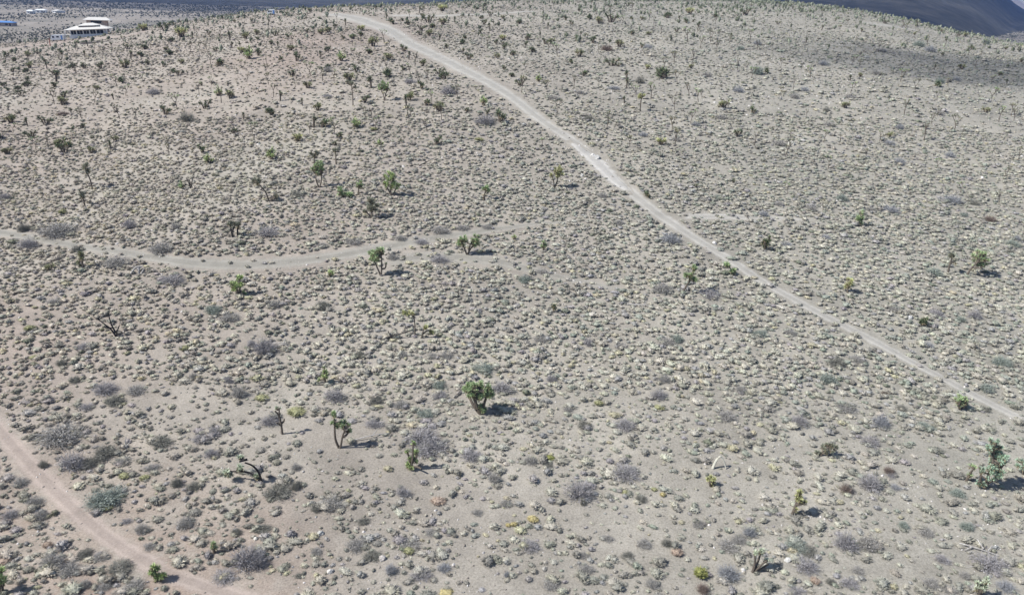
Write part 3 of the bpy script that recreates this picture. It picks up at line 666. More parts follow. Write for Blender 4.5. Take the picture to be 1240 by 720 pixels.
# ------------------------------------------------------------------ smaller far trees and yuccas, each where the photo has one
JSPEC = [(101, .42, .5, 2, 1, 'dull'), (102, .5, .45, 2, 2, 'green'), (103, .35, .6, 3, 1, 'dull'), (104, .45, .55, 2, 2, 'olive'), (105, .55, .4, 1, 2, 'dull'),
         (106, .38, .65, 3, 2, 'green'), (107, .5, .35, 2, 1, 'olive'), (108, .6, .5, 1, 2, 'green'), (109, .4, .5, 2, 2, 'dark'), (110, .33, .7, 2, 2, 'green')]
JP = []
for sd_, fk, sp_, lv, dn_, cl in JSPEC: JP.append(generic_tree(sd_, 4.2, fk, sp_, lv, dn_, cl, spikes=22, hr=.40, r0=.11))
def yucca_meshes(seed, n, col, Ht=1.5, w=.8):
    rs = np.random.RandomState(seed); L = []; hd = []
    for k in range(n):
        a = rs.rand() * 6.28; q = np.array([math.cos(a) * w * rs.rand(), math.sin(a) * w * rs.rand(), Ht * rs.uniform(.45, .8)])
        L.append(([np.array([q[0] * .3, q[1] * .3, -.1]), q * .6, q], .13, .10)); hd.append((q, q * [.3, .3, 1]))
    tm, cm = tree_meshes(L, hd, col, rs, hr=.62, spikes=34)
    tm.name = 'stem'; cm.name = 'leaves'; return tm, cm
YP = [yucca_meshes(201, 3, 'dark'), yucca_meshes(202, 4, 'dark', 1.6, 1.0), yucca_meshes(203, 5, 'olive', 1.5, 1.2), yucca_meshes(204, 2, 'dark', 1.9, .5), yucca_meshes(205, 6, 'dark', 1.3, 1.4)]
YLG = [yucca_meshes(206, 5, 'yellow', 1.3, 1.2), yucca_meshes(207, 4, 'bright', 1.5, 1.0)]
def make_pair(name, pn, cn, tm, cm):
    o = empty(name); obj(pn, tm, o); obj(cn, cm, o); return o
_p = {}
def place(name, pn, cn, pair, px, py, hpx, base_h, desc, cat, grp, rs, wide=1.0):
    if pair not in _p: _p[pair] = o = make_pair(name, pn, cn, *pair)
    else: o = copy_tree(_p[pair])
    p = at(px, py); sx, sz = scale_at(p); k = hpx * sz / base_h
    o.location = p - Vector((0, 0, .03)); o.rotation_euler = (0, 0, rs.rand() * 6.28); o.scale = (k * wide, k * wide, k)
    register(o, desc, cat, grp, px, py); return o
def tile(ox, oy, L): return [(ox + a[0] / 4, oy + a[1] / 4, a[2] / 4) + tuple(a[3:]) for a in L]
JL = tile(0, 0, [(270, 470, 45), (610, 465, 50), (660, 570, 45), (683, 535, 30), (828, 385, 40), (858, 530, 70), (985, 350, 40), (965, 460, 60), (1197, 400, 45), (65, 640, 40), (100, 570, 35), (695, 400, 40), (1180, 455, 35), (460, 240, 30)]) \
 + tile(310, 0, [(360, 200, 50), (265, 370, 70), (322, 395, 60), (378, 400, 60), (740, 605, 90), (380, 645, 75), (835, 390, 55), (750, 370, 60), (1200, 700, 60), (60, 410, 55), (85, 470, 60), (475, 275, 40), (1130, 165, 40), (1120, 235, 60), (1000, 60, 30), (230, 250, 30), (330, 110, 25)]) \
 + tile(620, 0, [(850, 205, 70), (960, 205, 60), (785, 305, 55), (875, 310, 70), (1155, 195, 50), (990, 250, 50), (265, 320, 35), (200, 325, 30), (600, 470, 60), (920, 475, 40), (865, 600, 70), (775, 640, 80), (570, 712, 60), (1175, 705, 70), (145, 715, 50), (580, 60, 60), (665, 100, 40), (1000, 385, 30)]) \
 + tile(930, 0, [(405, 320, 50), (445, 330, 40), (205, 380, 55), (710, 440, 55), (65, 460, 40), (185, 580, 50), (270, 690, 60), (345, 700, 45), (540, 685, 50), (790, 600, 50), (1080, 490, 60), (1190, 585, 60), (400, 450, 50), (870, 420, 40)]) \
 + tile(0, 180, [(210, 35, 30)]) + tile(310, 180, [(1030, 75, 30), (500, 235 - 55, 30), (700, 315, 40)]) \
 + tile(620, 180, [(190, 390, 30), (715, 55, 50), (810, 40, 40), (1155, 260, 45)]) \
 + tile(930, 180, [(95, 220, 60), (265, 305, 60), (475, 40, 40), (435, 65, 40), (815, 100, 50), (1210, 60, 60), (290, 100, 60), (1140, 150, 60), (930, 215, 50), (1120, 260, 50)]) + tile(620, 360, [(1095, 60, 28)]) + tile(930, 360, [(1000, 255, 40)])
YL = tile(0, 0, [(38, 275, 25), (75, 305, 22), (145, 330, 25), (228, 335, 22), (357, 330, 22), (410, 333, 28), (490, 335, 28), (605, 330, 35), (270, 400, 40), (85, 440, 22), (40, 445, 22), (103, 465, 22), (302, 508, 35), (135, 610, 28), (10, 670, 40), (345, 635, 20), (150, 668, 30), (560, 685, 25), (880, 180, 50, 'y'), (1210, 285, 50, 'y'), (1170, 255, 30, 'y'), (1060, 465, 35, 'y'), (1115, 475, 35), (1180, 585, 30), (1050, 320, 35), (720, 315, 25), (790, 325, 22), (880, 310, 22), (632, 285, 28), (690, 275, 25), (700, 150, 35, 'y'), (800, 150, 35), (1190, 190, 30), (1115, 195, 30), (130, 355, 22), (60, 350, 22), (265, 365, 22), (135, 275, 22), (930, 190, 25), (830, 205, 22), (300, 265, 25), (620, 240, 22), (330, 712, 25)]) \
 + tile(310, 0, [(278, 618, 45), (310, 618, 45), (480, 620, 45, 'y'), (200, 685, 45, 'y'), (300, 535, 35), (115, 490, 35), (410, 295, 40, 'y'), (170, 370, 35), (195, 295, 35), (450, 395, 40), (560, 428, 45), (655, 375, 40), (490, 350, 40), (515, 150, 30, 'y'), (565, 225, 40), (630, 100, 25), (670, 118, 30), (740, 125, 30), (835, 110, 35), (905, 120, 30), (965, 115, 25), (1195, 195, 30, 'y'), (1200, 240, 30), (1030, 290, 30), (810, 320, 30), (740, 290, 30), (910, 385, 40), (805, 430, 40), (1100, 510, 40, 'y'), (885, 540, 45), (730, 512, 40), (815, 512, 35), (525, 498, 35), (1180, 590, 50), (600, 705, 30, 'y'), (435, 125, 25), (475, 190, 25), (245, 160, 22), (95, 175, 22), (170, 245, 25), (105, 230, 22), (345, 250, 25), (925, 235, 25), (800, 150, 25), (840, 175, 30), (885, 200, 25), (1010, 215, 25), (1085, 165, 25), (1165, 215, 22), (1170, 285, 25), (1000, 265, 25), (1235, 270, 25), (1205, 340, 25), (10, 270, 30), (5, 170, 25), (60, 120, 20), (545, 260, 25), (425, 195, 25), (1105, 120, 22), (900, 55, 35, 'y'), (790, 65, 25), (80, 555, 35)]) \
 + tile(620, 0, [(325, 205, 35), (395, 210, 30), (520, 230, 35), (330, 180, 20), (65, 195, 30), (65, 225, 25), (160, 215, 25), (190, 212, 25), (135, 180, 20), (385, 95, 25), (260, 100, 25), (480, 110, 40), (420, 115, 30), (810, 105, 20), (755, 90, 30), (860, 70, 35, 'y'), (1130, 75, 30), (655, 335, 25, 'y'), (555, 395, 40), (740, 385, 55), (130, 395, 30, 'y'), (40, 415, 30), (325, 275, 35), (720, 700, 40, 'y')]) \
 + tile(0, 180, [(1010, 70, 40, 'y'), (985, 20, 40), (315, 20, 40), (240, 590, 30)]) + tile(310, 180, [(80, 50, 50, 'y')]) + tile(620, 180, [(665, 235, 30), (885, 190, 25), (1070, 165, 18), (10, 440, 25, 'y')]) + tile(930, 360, [(745, 135, 30)])
rs = np.random.RandomState(31)
for i, (x, y, h) in enumerate(JL):
    place('joshua_tree', 'trunk', 'crown', JP[i % len(JP)], x, y, h * 1.0, 4.2, {'dull': 'dull grey-green', 'green': 'green', 'olive': 'olive', 'dark': 'dark'}[JSPEC[i % len(JP)][5]] + ' thin Joshua tree', 'tree', 'Joshua trees on the slope', rs)
for i, a in enumerate(YL):
    yel = len(a) > 3; k = i % 2 if yel else i % 5
    place('yucca', 'stem', 'leaves', (YLG if yel else YP)[k], a[0], a[1], a[2] * 1.2, 1.7, 'yellow-green yucca clump' if yel else 'dark spiky yucca clump', 'yucca', 'yucca clumps on the upper slope', rs)
# the many small ones near the crest, thicker toward the top of the picture
n = 0; used = [(q[4], q[5]) for q in THINGS]
def free(x, y, d): return all(abs(x - a) > d or abs(y - b_) > d * .7 for a, b_ in used)
tries = 0
while n < 300 and tries < 9000:
    tries += 1
    x = rs.uniform(-5, 1245); y = rs.uniform(2, 190); crest = np.interp(x, [0, 105, 205, 310, 620, 930, 1010, 1120, 1240], [66, 50, 28, 14, 3, 3, 3, 20, 43])
    if y < crest + 2: continue
    pr = math.exp(-(y - crest) / 42) + .05
    if x > 620: pr *= 1.0 if y < crest + 40 else .6
    if rs.rand() > pr or not free(x, y, 7): continue
    p = at(x, y)
    if p.y > 470 or track_clear(np.array([p.x]), np.array([p.y]))[0] < .8: continue
    used.append((x, y)); sx, sz = scale_at(p)
    isj = rs.rand() < (.62 if x > 640 else .42); n += 1
    if isj:
        k = rs.randint(len(JP)); place('joshua_tree', 'trunk', 'crown', JP[k], x, y, rs.uniform(1.7, 3.5) / sz, 4.2, {'dull': 'dull grey-green', 'green': 'green', 'olive': 'olive', 'dark': 'dark'}[JSPEC[k][5]] + ' thin Joshua tree', 'tree', 'Joshua trees on the slope', rs)
    else:
        k = rs.randint(5); place('yucca', 'stem', 'leaves', YP[k], x, y, rs.uniform(1.1, 2.0) / sz, 1.7, 'dark spiky yucca clump', 'yucca', 'yucca clumps on the upper slope', rs, rs.uniform(.8, 1.3))

# ------------------------------------------------------------------ shrubs, each where the photo shows one
SC = {'purple': (.325, .31, .31), 'grey': (.335, .32, .295), 'dark': (.215, .21, .18), 'sage': (.265, .295, .255), 'yg': (.36, .355, .20), 'yellow': (.50, .43, .22), 'olive': (.27, .28, .10), 'tan': (.42, .33, .26), 'brown': (.21, .165, .14), 'blue': (.30, .305, .315)}
def twiggy(seed, col, n=210, h=1.0, r=1.0, leafy=.35):
    rs = np.random.RandomState(seed); V, Fc, T_ = [], [], []; c0 = np.array(col)
    Vl, Fl, Tl = [], [], []
    for k in range(n):
        a = rs.rand() * 6.28; el = math.asin(rs.uniform(.12, 1)); L = rs.uniform(.7, 1.08)
        e = np.array([math.cos(a) * math.cos(el) * r, math.sin(a) * math.cos(el) * r, math.sin(el) * h]) * L
        b_ = np.array([math.cos(a), math.sin(a), 0]) * r * .25 * rs.rand(); m_ = b_ * .5 + e * .5 + rs.normal(size=3) * .06 + [0, 0, .07]
        s = np.cross(e, rs.normal(size=3)); s /= np.linalg.norm(s) + 1e-9; g = rs.uniform(.65, 1.3); k0 = len(V)
        V += [tuple(b_ - s * .010), tuple(b_ + s * .010), tuple(m_ + s * .008), tuple(m_ - s * .008), tuple(e)]
        Fc += [(k0, k0 + 1, k0 + 2, k0 + 3), (k0 + 3, k0 + 2, k0 + 4)]; T_ += [tuple(c0 * g)] * 5
        for q in range(2):                                   # side twigs
            o = m_ + (e - m_) * rs.rand(); e2 = o + (e - b_) * .28 + rs.normal(size=3) * .16; k0 = len(V)
            V += [tuple(o - s * .008), tuple(o + s * .008), tuple(e2)]; Fc.append((k0, k0 + 1, k0 + 2)); T_ += [tuple(c0 * g * 1.1)] * 3
    for k in range(int(n * 2.6 * leafy)):
        a = rs.rand() * 6.28; el = math.asin(rs.uniform(.03, 1)); L = rs.uniform(.45, 1.05)
        wob = .8 + .35 * math.sin(a * 3 + seed) * math.cos(el * 2.3 + seed)
        o = np.array([math.cos(a) * math.cos(el) * r, math.sin(a) * math.cos(el) * r, math.sin(el) * h]) * L * wob
        d1 = rs.normal(size=3); d1 /= np.linalg.norm(d1); d2 = np.cross(d1, rs.normal(size=3)); d2 /= np.linalg.norm(d2) + 1e-9; w = .042; k0 = len(Vl); g = rs.uniform(.7, 1.35)
        Vl += [tuple(o - d1 * w), tuple(o + d2 * w * .7), tuple(o + d1 * w), tuple(o - d2 * w * .7)]; Fl.append((k0, k0 + 1, k0 + 2, k0 + 3)); Tl += [tuple(c0 * g * 1.05)] * 4
    return mesh('branches', V, Fc, m_plant, T_), mesh('foliage', Vl, Fl, m_plant, Tl)
def cushion(seed, col, dense=520, h=.75):
    rs = np.random.RandomState(seed); V, Fc, sh = tuft(seed, dense, (12, 5), .05, r=1.0, h=h)
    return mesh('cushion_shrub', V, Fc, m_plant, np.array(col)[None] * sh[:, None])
TW = {c_: [twiggy(300 + 7 * i + j, SC[c_], 380, .95, 1.0, {'purple': .5, 'blue': .6, 'grey': 1.1, 'dark': 1.6, 'sage': 1.8, 'brown': .8}[c_]) for j in range(2)] for i, c_ in enumerate(['purple', 'blue', 'grey', 'dark', 'sage', 'brown'])}
CU = {c_: [cushion(400 + 5 * i + j, SC[c_]) for j in range(2)] for i, c_ in enumerate(['yg', 'yellow', 'olive', 'tan'])}
# x, y of the foot, width, height in 4x photo pixels, colour
def ts(ox, oy, L): return [(ox + a[0] / 4, oy + a[1] / 4, a[2] / 4, a[3] / 4, a[4]) for a in L]
P_, G_, D_, S_, Y_, B_ = 'purple', 'grey', 'dark', 'sage', 'yg', 'blue'
SL = ts(0, 0, [(900, 590, 80, 45, 'dark'), (740, 460, 70, 35, P_), (300, 560, 60, 25, 'brown')]) \
 + ts(310, 0, [(930, 460, 90, 50, P_), (1110, 605, 110, 55, P_), (1080, 685, 50, 25, Y_), (570, 633, 40, 22, Y_), (745, 405, 80, 35, P_), (345, 475, 60, 25, P_), (345, 350, 60, 30, G_)]) \
 + ts(620, 0, [(495, 435, 70, 30, B_), (660, 235, 55, 25, B_), (1100, 448, 60, 30, B_), (1190, 218, 50, 25, B_), (1190, 362, 60, 45, S_), (460, 248, 70, 32, 'brown'), (200, 485, 80, 35, G_), (375, 585, 60, 30, D_), (635, 662, 55, 28, B_), (890, 612, 55, 25, B_), (1015, 577, 70, 25, G_), (1110, 243, 45, 22, S_), (945, 373, 55, 25, G_), (620, 405, 50, 50, D_), (330, 455, 60, 25, G_), (795, 685, 50, 30, G_)]) \
 + ts(930, 0, [(270, 318, 55, 28, B_), (525, 362, 55, 25, G_), (180, 443, 45, 25, B_), (130, 478, 50, 30, G_), (400, 477, 60, 25, G_), (300, 612, 70, 30, G_), (590, 703, 50, 25, B_), (640, 628, 45, 30, B_), (830, 558, 50, 25, G_), (60, 705, 80, 35, G_), (285, 543, 40, 25, D_), (915, 393, 35, 20, B_), (835, 403, 45, 25, S_), (790, 253, 60, 30, B_), (735, 228, 60, 30, S_), (550, 253, 60, 25, G_), (1060, 215, 40, 30, S_)]) \
 + ts(0, 180, [(270, 428, 190, 70, G_), (130, 485, 90, 55, P_), (555, 573, 140, 55, G_), (20, 250, 60, 35, P_), (625, 388, 70, 50, P_), (845, 393, 60, 40, G_), (770, 503, 140, 60, G_), (110, 403, 60, 40, D_), (300, 318, 40, 28, Y_), (830, 660, 140, 45, P_), (440, 425, 60, 30, G_), (370, 500, 60, 35, D_)]) \
 + ts(310, 180, [(50, 428, 130, 60, P_), (890, 555, 110, 50, P_), (800, 465, 80, 38, P_), (660, 538, 70, 35, G_), (470, 463, 100, 40, G_), (320, 478, 60, 30, G_), (700, 445, 70, 35, G_), (890, 410, 110, 35, G_), (1000, 395, 80, 35, G_), (200, 235, 80, 30, D_), (1120, 388, 70, 25, G_)]) \
 + ts(620, 180, [(770, 458, 110, 60, B_), (1000, 245, 50, 28, S_), (145, 607, 80, 35, G_), (440, 238, 60, 30, G_), (1220, 328, 60, 35, B_), (60, 650, 80, 45, S_), (370, 262, 40, 25, D_), (730, 700, 110, 60, G_), (960, 720, 120, 40, P_), (700, 165, 50, 25, G_), (520, 370, 60, 30, G_), (930, 255, 60, 25, G_)]) \
 + ts(930, 180, [(640, 78, 60, 35, B_), (885, 43, 50, 30, B_), (900, 265, 110, 45, B_), (595, 308, 90, 40, B_), (500, 303, 50, 25, G_), (280, 443, 80, 30, B_), (210, 303, 60, 35, G_), (810, 618, 80, 45, S_), (1190, 473, 70, 32, S_), (360, 253, 60, 35, S_), (55, 278, 50, 28, G_), (1000, 273, 45, 25, D_), (950, 328, 40, 20, S_), (1080, 355, 60, 30, 'brown'), (1175, 510, 40, 25, D_), (1210, 445, 40, 25, B_), (90, 470, 60, 25, B_)]) \
 + ts(0, 360, [(500, 470, 130, 70, P_), (550, 520, 110, 50, D_), (650, 468, 110, 35, G_), (415, 543, 75, 30, P_), (140, 160, 50, 28, Y_), (160, 298, 45, 20, Y_), (295, 333, 50, 35, D_), (355, 413, 70, 35, D_), (1030, 668, 100, 50, P_), (935, 398, 50, 50, G_), (270, 712, 220, 75, G_), (770, 720, 120, 42, D_), (1155, 484, 80, 60, G_), (1215, 245, 60, 60, P_), (405, 253, 90, 40, P_), (890, 258, 50, 32, Y_), (1030, 80, 90, 50, S_), (1110, 115, 110, 25, G_), (960, 700, 90, 40, P_), (1100, 415, 50, 40, P_), (260, 35, 80, 35, G_)]) \
 + ts(310, 360, [(375, 505, 120, 75, P_), (35, 275, 130, 90, P_), (500, 293, 60, 40, D_), (885, 443, 90, 50, S_), (920, 293, 80, 40, G_), (710, 288, 60, 33, G_), (850, 293, 70, 28, G_), (1190, 465, 120, 75, P_), (800, 712, 200, 85, P_), (1100, 365, 130, 50, S_), (580, 515, 90, 45, D_), (25, 498, 70, 30, Y_), (820, 578, 100, 45, S_), (700, 535, 100, 30, G_), (570, 630, 110, 45, P_), (190, 570, 100, 40, Y_), (890, 490, 90, 30, P_), (60, 620, 100, 60, P_), (320, 60, 80, 50, D_), (90, 50, 90, 45, G_)]) \
 + ts(620, 360, [(370, 235, 60, 55, P_), (800, 218, 60, 45, S_), (740, 413, 85, 50, G_), (550, 640, 140, 65, P_), (710, 493, 90, 60, P_), (1110, 458, 70, 38, G_), (1040, 592, 110, 42, G_), (350, 633, 80, 45, D_), (715, 543, 55, 30, Y_), (420, 523, 50, 32, Y_), (270, 553, 70, 35, G_), (1205, 190, 80, 40, S_), (140, 215, 90, 28, G_), (750, 230, 90, 45, G_), (530, 248, 80, 30, G_), (190, 410, 60, 45, P_)]) \
 + ts(930, 360, [(1005, 105, 70, 48, P_), (815, 93, 80, 42, P_), (620, 68, 70, 30, G_), (935, 118, 50, 30, S_), (275, 193, 50, 30, S_), (110, 183, 60, 35, G_), (780, 248, 60, 38, B_), (430, 318, 80, 45, G_), (340, 333, 110, 25, D_), (290, 418, 90, 60, S_), (575, 473, 50, 30, 'brown'), (550, 628, 90, 65, B_), (155, 625, 100, 65, P_), (1065, 458, 80, 45, S_), (1140, 333, 100, 50, S_), (755, 638, 80, 40, S_), (1060, 553, 50, 25, D_), (500, 716, 110, 40, P_), (380, 555, 110, 28, G_), (650, 545, 60, 25, D_)]) \
 + ts(0, 540, [(500, 290, 190, 80, S_), (240, 595, 130, 80, G_), (570, 613, 130, 60, D_), (320, 623, 120, 40, G_), (340, 120, 150, 95, P_), (500, 55, 120, 60, D_), (600, 155, 60, 32, Y_), (695, 163, 50, 28, Y_), (510, 308, 60, 25, Y_), (185, 358, 80, 50, G_), (160, 288, 75, 45, G_), (90, 193, 80, 45, G_), (225, 488, 45, 28, 'tan'), (10, 568, 60, 30, 'tan'), (405, 685, 60, 42, G_), (500, 693, 70, 38, G_), (720, 498, 70, 35, G_), (890, 395, 100, 60, G_), (1020, 55, 90, 50, P_), (850, 195, 70, 48, D_), (935, 208, 80, 40, D_), (1190, 590, 170, 120, P_), (590, 85, 80, 38, G_), (1080, 655, 120, 60, P_), (205, 105, 50, 38, D_), (430, 100, 110, 30, D_), (400, 540, 90, 35, D_), (480, 550, 80, 40, G_), (860, 560, 60, 35, G_), (680, 420, 70, 50, G_), (1140, 430, 60, 38, D_), (610, 375, 60, 30, P_), (730, 120, 80, 30, G_), (640, 700, 110, 38, G_), (40, 350, 80, 45, P_)]) \
 + ts(310, 540, [(100, 245, 150, 55, D_), (365, 308, 130, 72, G_), (290, 315, 60, 40, D_), (710, 245, 85, 60, P_), (740, 488, 110, 50, G_), (1040, 68, 120, 60, P_), (650, 618, 70, 55, B_), (800, 645, 120, 50, P_), (910, 605, 80, 45, B_), (920, 720, 70, 35, 'yellow'), (1215, 632, 40, 32, B_), (845, 428, 75, 35, G_), (290, 523, 70, 38, G_), (30, 415, 90, 42, D_), (1220, 388, 30, 20, 'yellow'), (10, 590, 90, 90, P_), (1150, 175, 80, 60, G_), (1070, 333, 70, 35, G_), (880, 280, 80, 30, 'tan'), (740, 520, 60, 38, Y_), (560, 550, 110, 55, D_), (850, 40, 190, 90, P_), (660, 705, 80, 35, P_), (520, 375, 70, 30, D_), (190, 115, 60, 40, G_), (480, 500, 120, 50, G_), (190, 210, 60, 45, D_), (210, 635, 50, 25, D_), (1210, 290, 70, 40, G_)]) \
 + ts(620, 540, [(325, 260, 170, 110, P_), (550, 158, 160, 85, P_), (185, 65, 50, 28, 'olive'), (915, 638, 75, 62, 'olive'), (800, 530, 60, 42, 'tan'), (730, 243, 32, 32, 'yellow'), (8, 388, 35, 28, 'yellow'), (100, 365, 60, 35, 'yellow'), (1045, 650, 110, 85, B_), (1050, 505, 120, 45, G_), (1150, 438, 70, 60, B_), (85, 503, 110, 60, P_), (360, 613, 90, 48, G_), (560, 545, 70, 40, D_), (465, 458, 70, 35, G_), (640, 488, 80, 45, G_), (680, 688, 80, 55, G_), (190, 688, 100, 40, G_), (925, 712, 80, 55, 'brown'), (905, 393, 70, 40, G_), (625, 268, 70, 38, D_), (550, 235, 45, 26, Y_), (690, 215, 35, 20, Y_), (175, 100, 60, 22, D_), (750, 483, 60, 40, D_), (90, 85, 80, 50, G_), (1100, 470, 100, 38, G_), (350, 540, 70, 35, G_), (345, 285, 40, 28, D_)]) \
 + ts(930, 540, [(500, 210, 130, 85, P_), (380, 505, 120, 100, P_), (495, 500, 110, 72, G_), (145, 503, 130, 60, S_), (590, 136, 60, 42, 'brown'), (380, 230, 70, 52, 'brown'), (925, 243, 80, 35, S_), (850, 565, 80, 42, P_), (1090, 605, 160, 60, P_), (190, 610, 150, 42, P_), (660, 395, 60, 35, S_), (145, 720, 90, 45, P_), (400, 685, 100, 50, P_), (305, 668, 50, 32, D_), (230, 665, 50, 35, 'tan'), (800, 683, 90, 40, G_), (770, 435, 90, 40, G_), (970, 405, 70, 40, S_), (960, 640, 60, 35, G_), (440, 615, 70, 30, G_), (600, 150, 60, 25, P_), (620, 210, 60, 25, B_), (1160, 700, 90, 45, B_), (890, 715, 80, 40, G_), (195, 525, 100, 35, D_)])
CN = {'purple': 'purplish bare twiggy shrub', 'blue': 'bluish-grey twiggy shrub', 'grey': 'grey shrub', 'dark': 'dark grey-green shrub', 'sage': 'sage-green shrub', 'brown': 'dark brown shrub', 'yg': 'yellow-green cushion shrub', 'yellow': 'golden yellow tussock', 'olive': 'rounded olive-green cushion plant', 'tan': 'rusty tan tussock'}
rs = np.random.RandomState(8)
for i, (x, y, w, h, c_) in enumerate(SL):
    p = at(x, y); d = (p - Vector((0, 0, CZ))).length; s = d / F; dep = math.asin((CZ - p.z) / d)
    rx = w * s / 2; hz = max(.35 * rx, (h * s - rx * math.sin(dep + .1) * .9) / math.cos(dep)) if h * s > rx * .9 else .5 * rx
    hz = min(hz, rx * 1.25)
    back = rx * .35; q = Vector((p.x, p.y + back, 0)); q.z = float(H(q.x, q.y)) - .03
    size = 'small ' if rx < .7 else ('wide ' if rx > 1.35 and hz < .8 * rx else ('large ' if rx > 1.2 else ''))
    if c_ in TW:
        pair = TW[c_][i % 2]
        if pair not in _p: _p[pair] = o = make_pair('shrub', 'branches', 'foliage', *pair)
        else: o = copy_tree(_p[pair])
        o.scale = (rx * rs.uniform(.95, 1.1), rx * rs.uniform(.8, 1.0), hz * 1.05)
    else:
        me = CU[c_][i % 2]; o = obj('cushion_shrub', me); o.scale = (rx, rx * .9, hz * 1.15)
    o.location = q; o.rotation_euler = (0, 0, rs.rand() * 6.28)
    register(o, size + CN[c_], 'shrub', 'shrubs scattered over the desert slope', x, y)

# ------------------------------------------------------------------ dead wood and boulders
HZD = 1.15e-4; HZC = (.27, .46, 1.0, 1)
def dead(name, px, py, polys, desc, m=None, r=.07, cat='dead wood', lift=0.0):
    """fallen or bent wood; polylines of (right, away, up) in metres"""
    V, Fc = [], []
    p = at(px, py)
    for P in polys:
        Q = spline([(a, b_, c_ + float(H(p.x + a, p.y + b_)) - p.z) for a, b_, c_ in P], 4); n = len(Q)
        tube(V, Fc, Q, [r * (1 - .6 * i / (n - 1)) for i in range(n)])
    o = obj(name, mesh(name, V, Fc, m or m_dead), loc=p); register(o, desc, cat, None, px, py); return o
dead('fallen_branch', 777, 372, [[(-1.5, .5, .1), (-.5, .3, .22), (.6, 0, .2), (1.6, -.4, .08)], [(-.4, .3, .2), (-1.2, -.2, .1)], [(.2, .1, .2), (.6, .8, .3)]], 'fallen dead branch, half white, half charred, among grey brush')
dead('fallen_log', 1186, 668, [[(-1.1, .7, .12), (-.4, .3, .2), (.5, -.1, .15), (1.1, -.4, .1)], [(-.4, .3, .2), (-1.1, 0, .1)], [(.3, .1, .2), (.2, .9, .4)], [(.5, -.1, .2), (1.0, .3, .35)]], 'silvery fallen tree trunk with splintered limbs near the bottom right corner', r=.06)
dead('bent_stalk', 863, 567, [[(0, 0, 0), (.18, .1, .55), (.4, .15, .92), (.62, .2, .95), (.9, .1, .5), (1.05, 0, .02)]], 'bleached dead stalk bent into an arch', m=plain('bleached_stalk', (.55, .53, .44)), r=.11)
dead('dead_sticks', 160, 501, [[(-.6, 0, .1), (0, 0, .2), (.5, -.1, .1)], [(0, 0, .1), (.5, -.4, .15)]], 'short pale fallen sticks left of the open strip', r=.06)
dead('dead_sticks', 342, 419, [[(-.9, .2, .1), (0, .1, .3), (.8, 0, .1)], [(-.6, -.3, .1), (.2, -.2, .35), (.9, -.5, .1)], [(0, 0, .1), (.3, .2, .7)]], 'bleached heap of fallen sticks beside a large purplish shrub', r=.06)
dead('dead_log', 168, 331, [[(-.8, -.2, .1), (-.3, 0, .7), (.2, .1, .9)], [(0, 0, 0), (.1, .1, .6), (.5, .2, .8)], [(.3, 0, 0), (.6, .1, .5)]], 'small black and white dead stump just under the sandy wash', r=.13)
dead('dead_limb', 486, 410, [[(-2.0, -.5, .1), (-1.0, -.2, .35), (0, .1, .5), (1.2, .3, .9)], [(-1.0, -.2, .3), (-1.4, .4, .6)]], 'long dark dead limb lying across the brush toward a bent Joshua tree', m=m_char, r=.09)
dead('dead_branches', 576, 341, [[(0, 0, 0), (-.3, .1, .5), (-.9, .1, .8)], [(0, 0, 0), (.2, 0, .8), (.1, .1, 1.2)], [(0, 0, 0), (.5, .1, .4), (1.0, .1, .8)]], 'white spiky dead branches sticking up below the bare patch', r=.06)
dead('dead_branches', 555, 360, [[(0, 0, 0), (0, .1, .7), (.1, .1, 1.3)], [(0, 0, .4), (-.3, 0, .8)]], 'short dark upright dead stick in the dense brush', m=m_char, r=.05)
dead('dead_branch', 519, 200, [[(-1.4, -.4, .1), (-.3, 0, .5), (1.2, .4, 1.1)], [(-.3, 0, .4), (-.9, .3, .9)]], 'dark dead branch lying on the upper slope', m=m_char, r=.09)
dead('dead_stump', 462, 530, [[(-2.2, -.5, .1), (-.8, -.1, .3), (.6, .3, .3)], [(-.8, -.1, .2), (-.4, .5, .5)]], 'thin bleached branch lying left of the big grey bush', r=.05)
dead('dead_stalk', 154, 543, [[(0, 0, 0), (-.05, 0, .6), (.05, 0, 1.1)], [(0, 0, .3), (.3, 0, .6)]], 'short bleached upright stalk beside dark shrubs at left', r=.06)
dead('bare_pole', 823, 359, [[(0, 0, -.1), (0, 0, .7), (0, 0, 1.5)]], 'thin bare dead stem standing left of a crooked-trunked Joshua tree', r=.03, m=m_bark)
def boulder(px, py, s, desc, c=(.6, .58, .55), seed=0):
    r_ = np.random.RandomState(seed); V, Fc = lump(r_, 9, 4, .5, .42, .5, rough=.28); me = mesh('boulder', V, Fc, m_rock, c)
    p = at(px, py); o = obj('boulder', me, loc=p - Vector((0, 0, .04))); o.scale = (s, s, s); o.rotation_euler = (0, 0, seed)
    register(o, desc, 'rock', None, px, py)
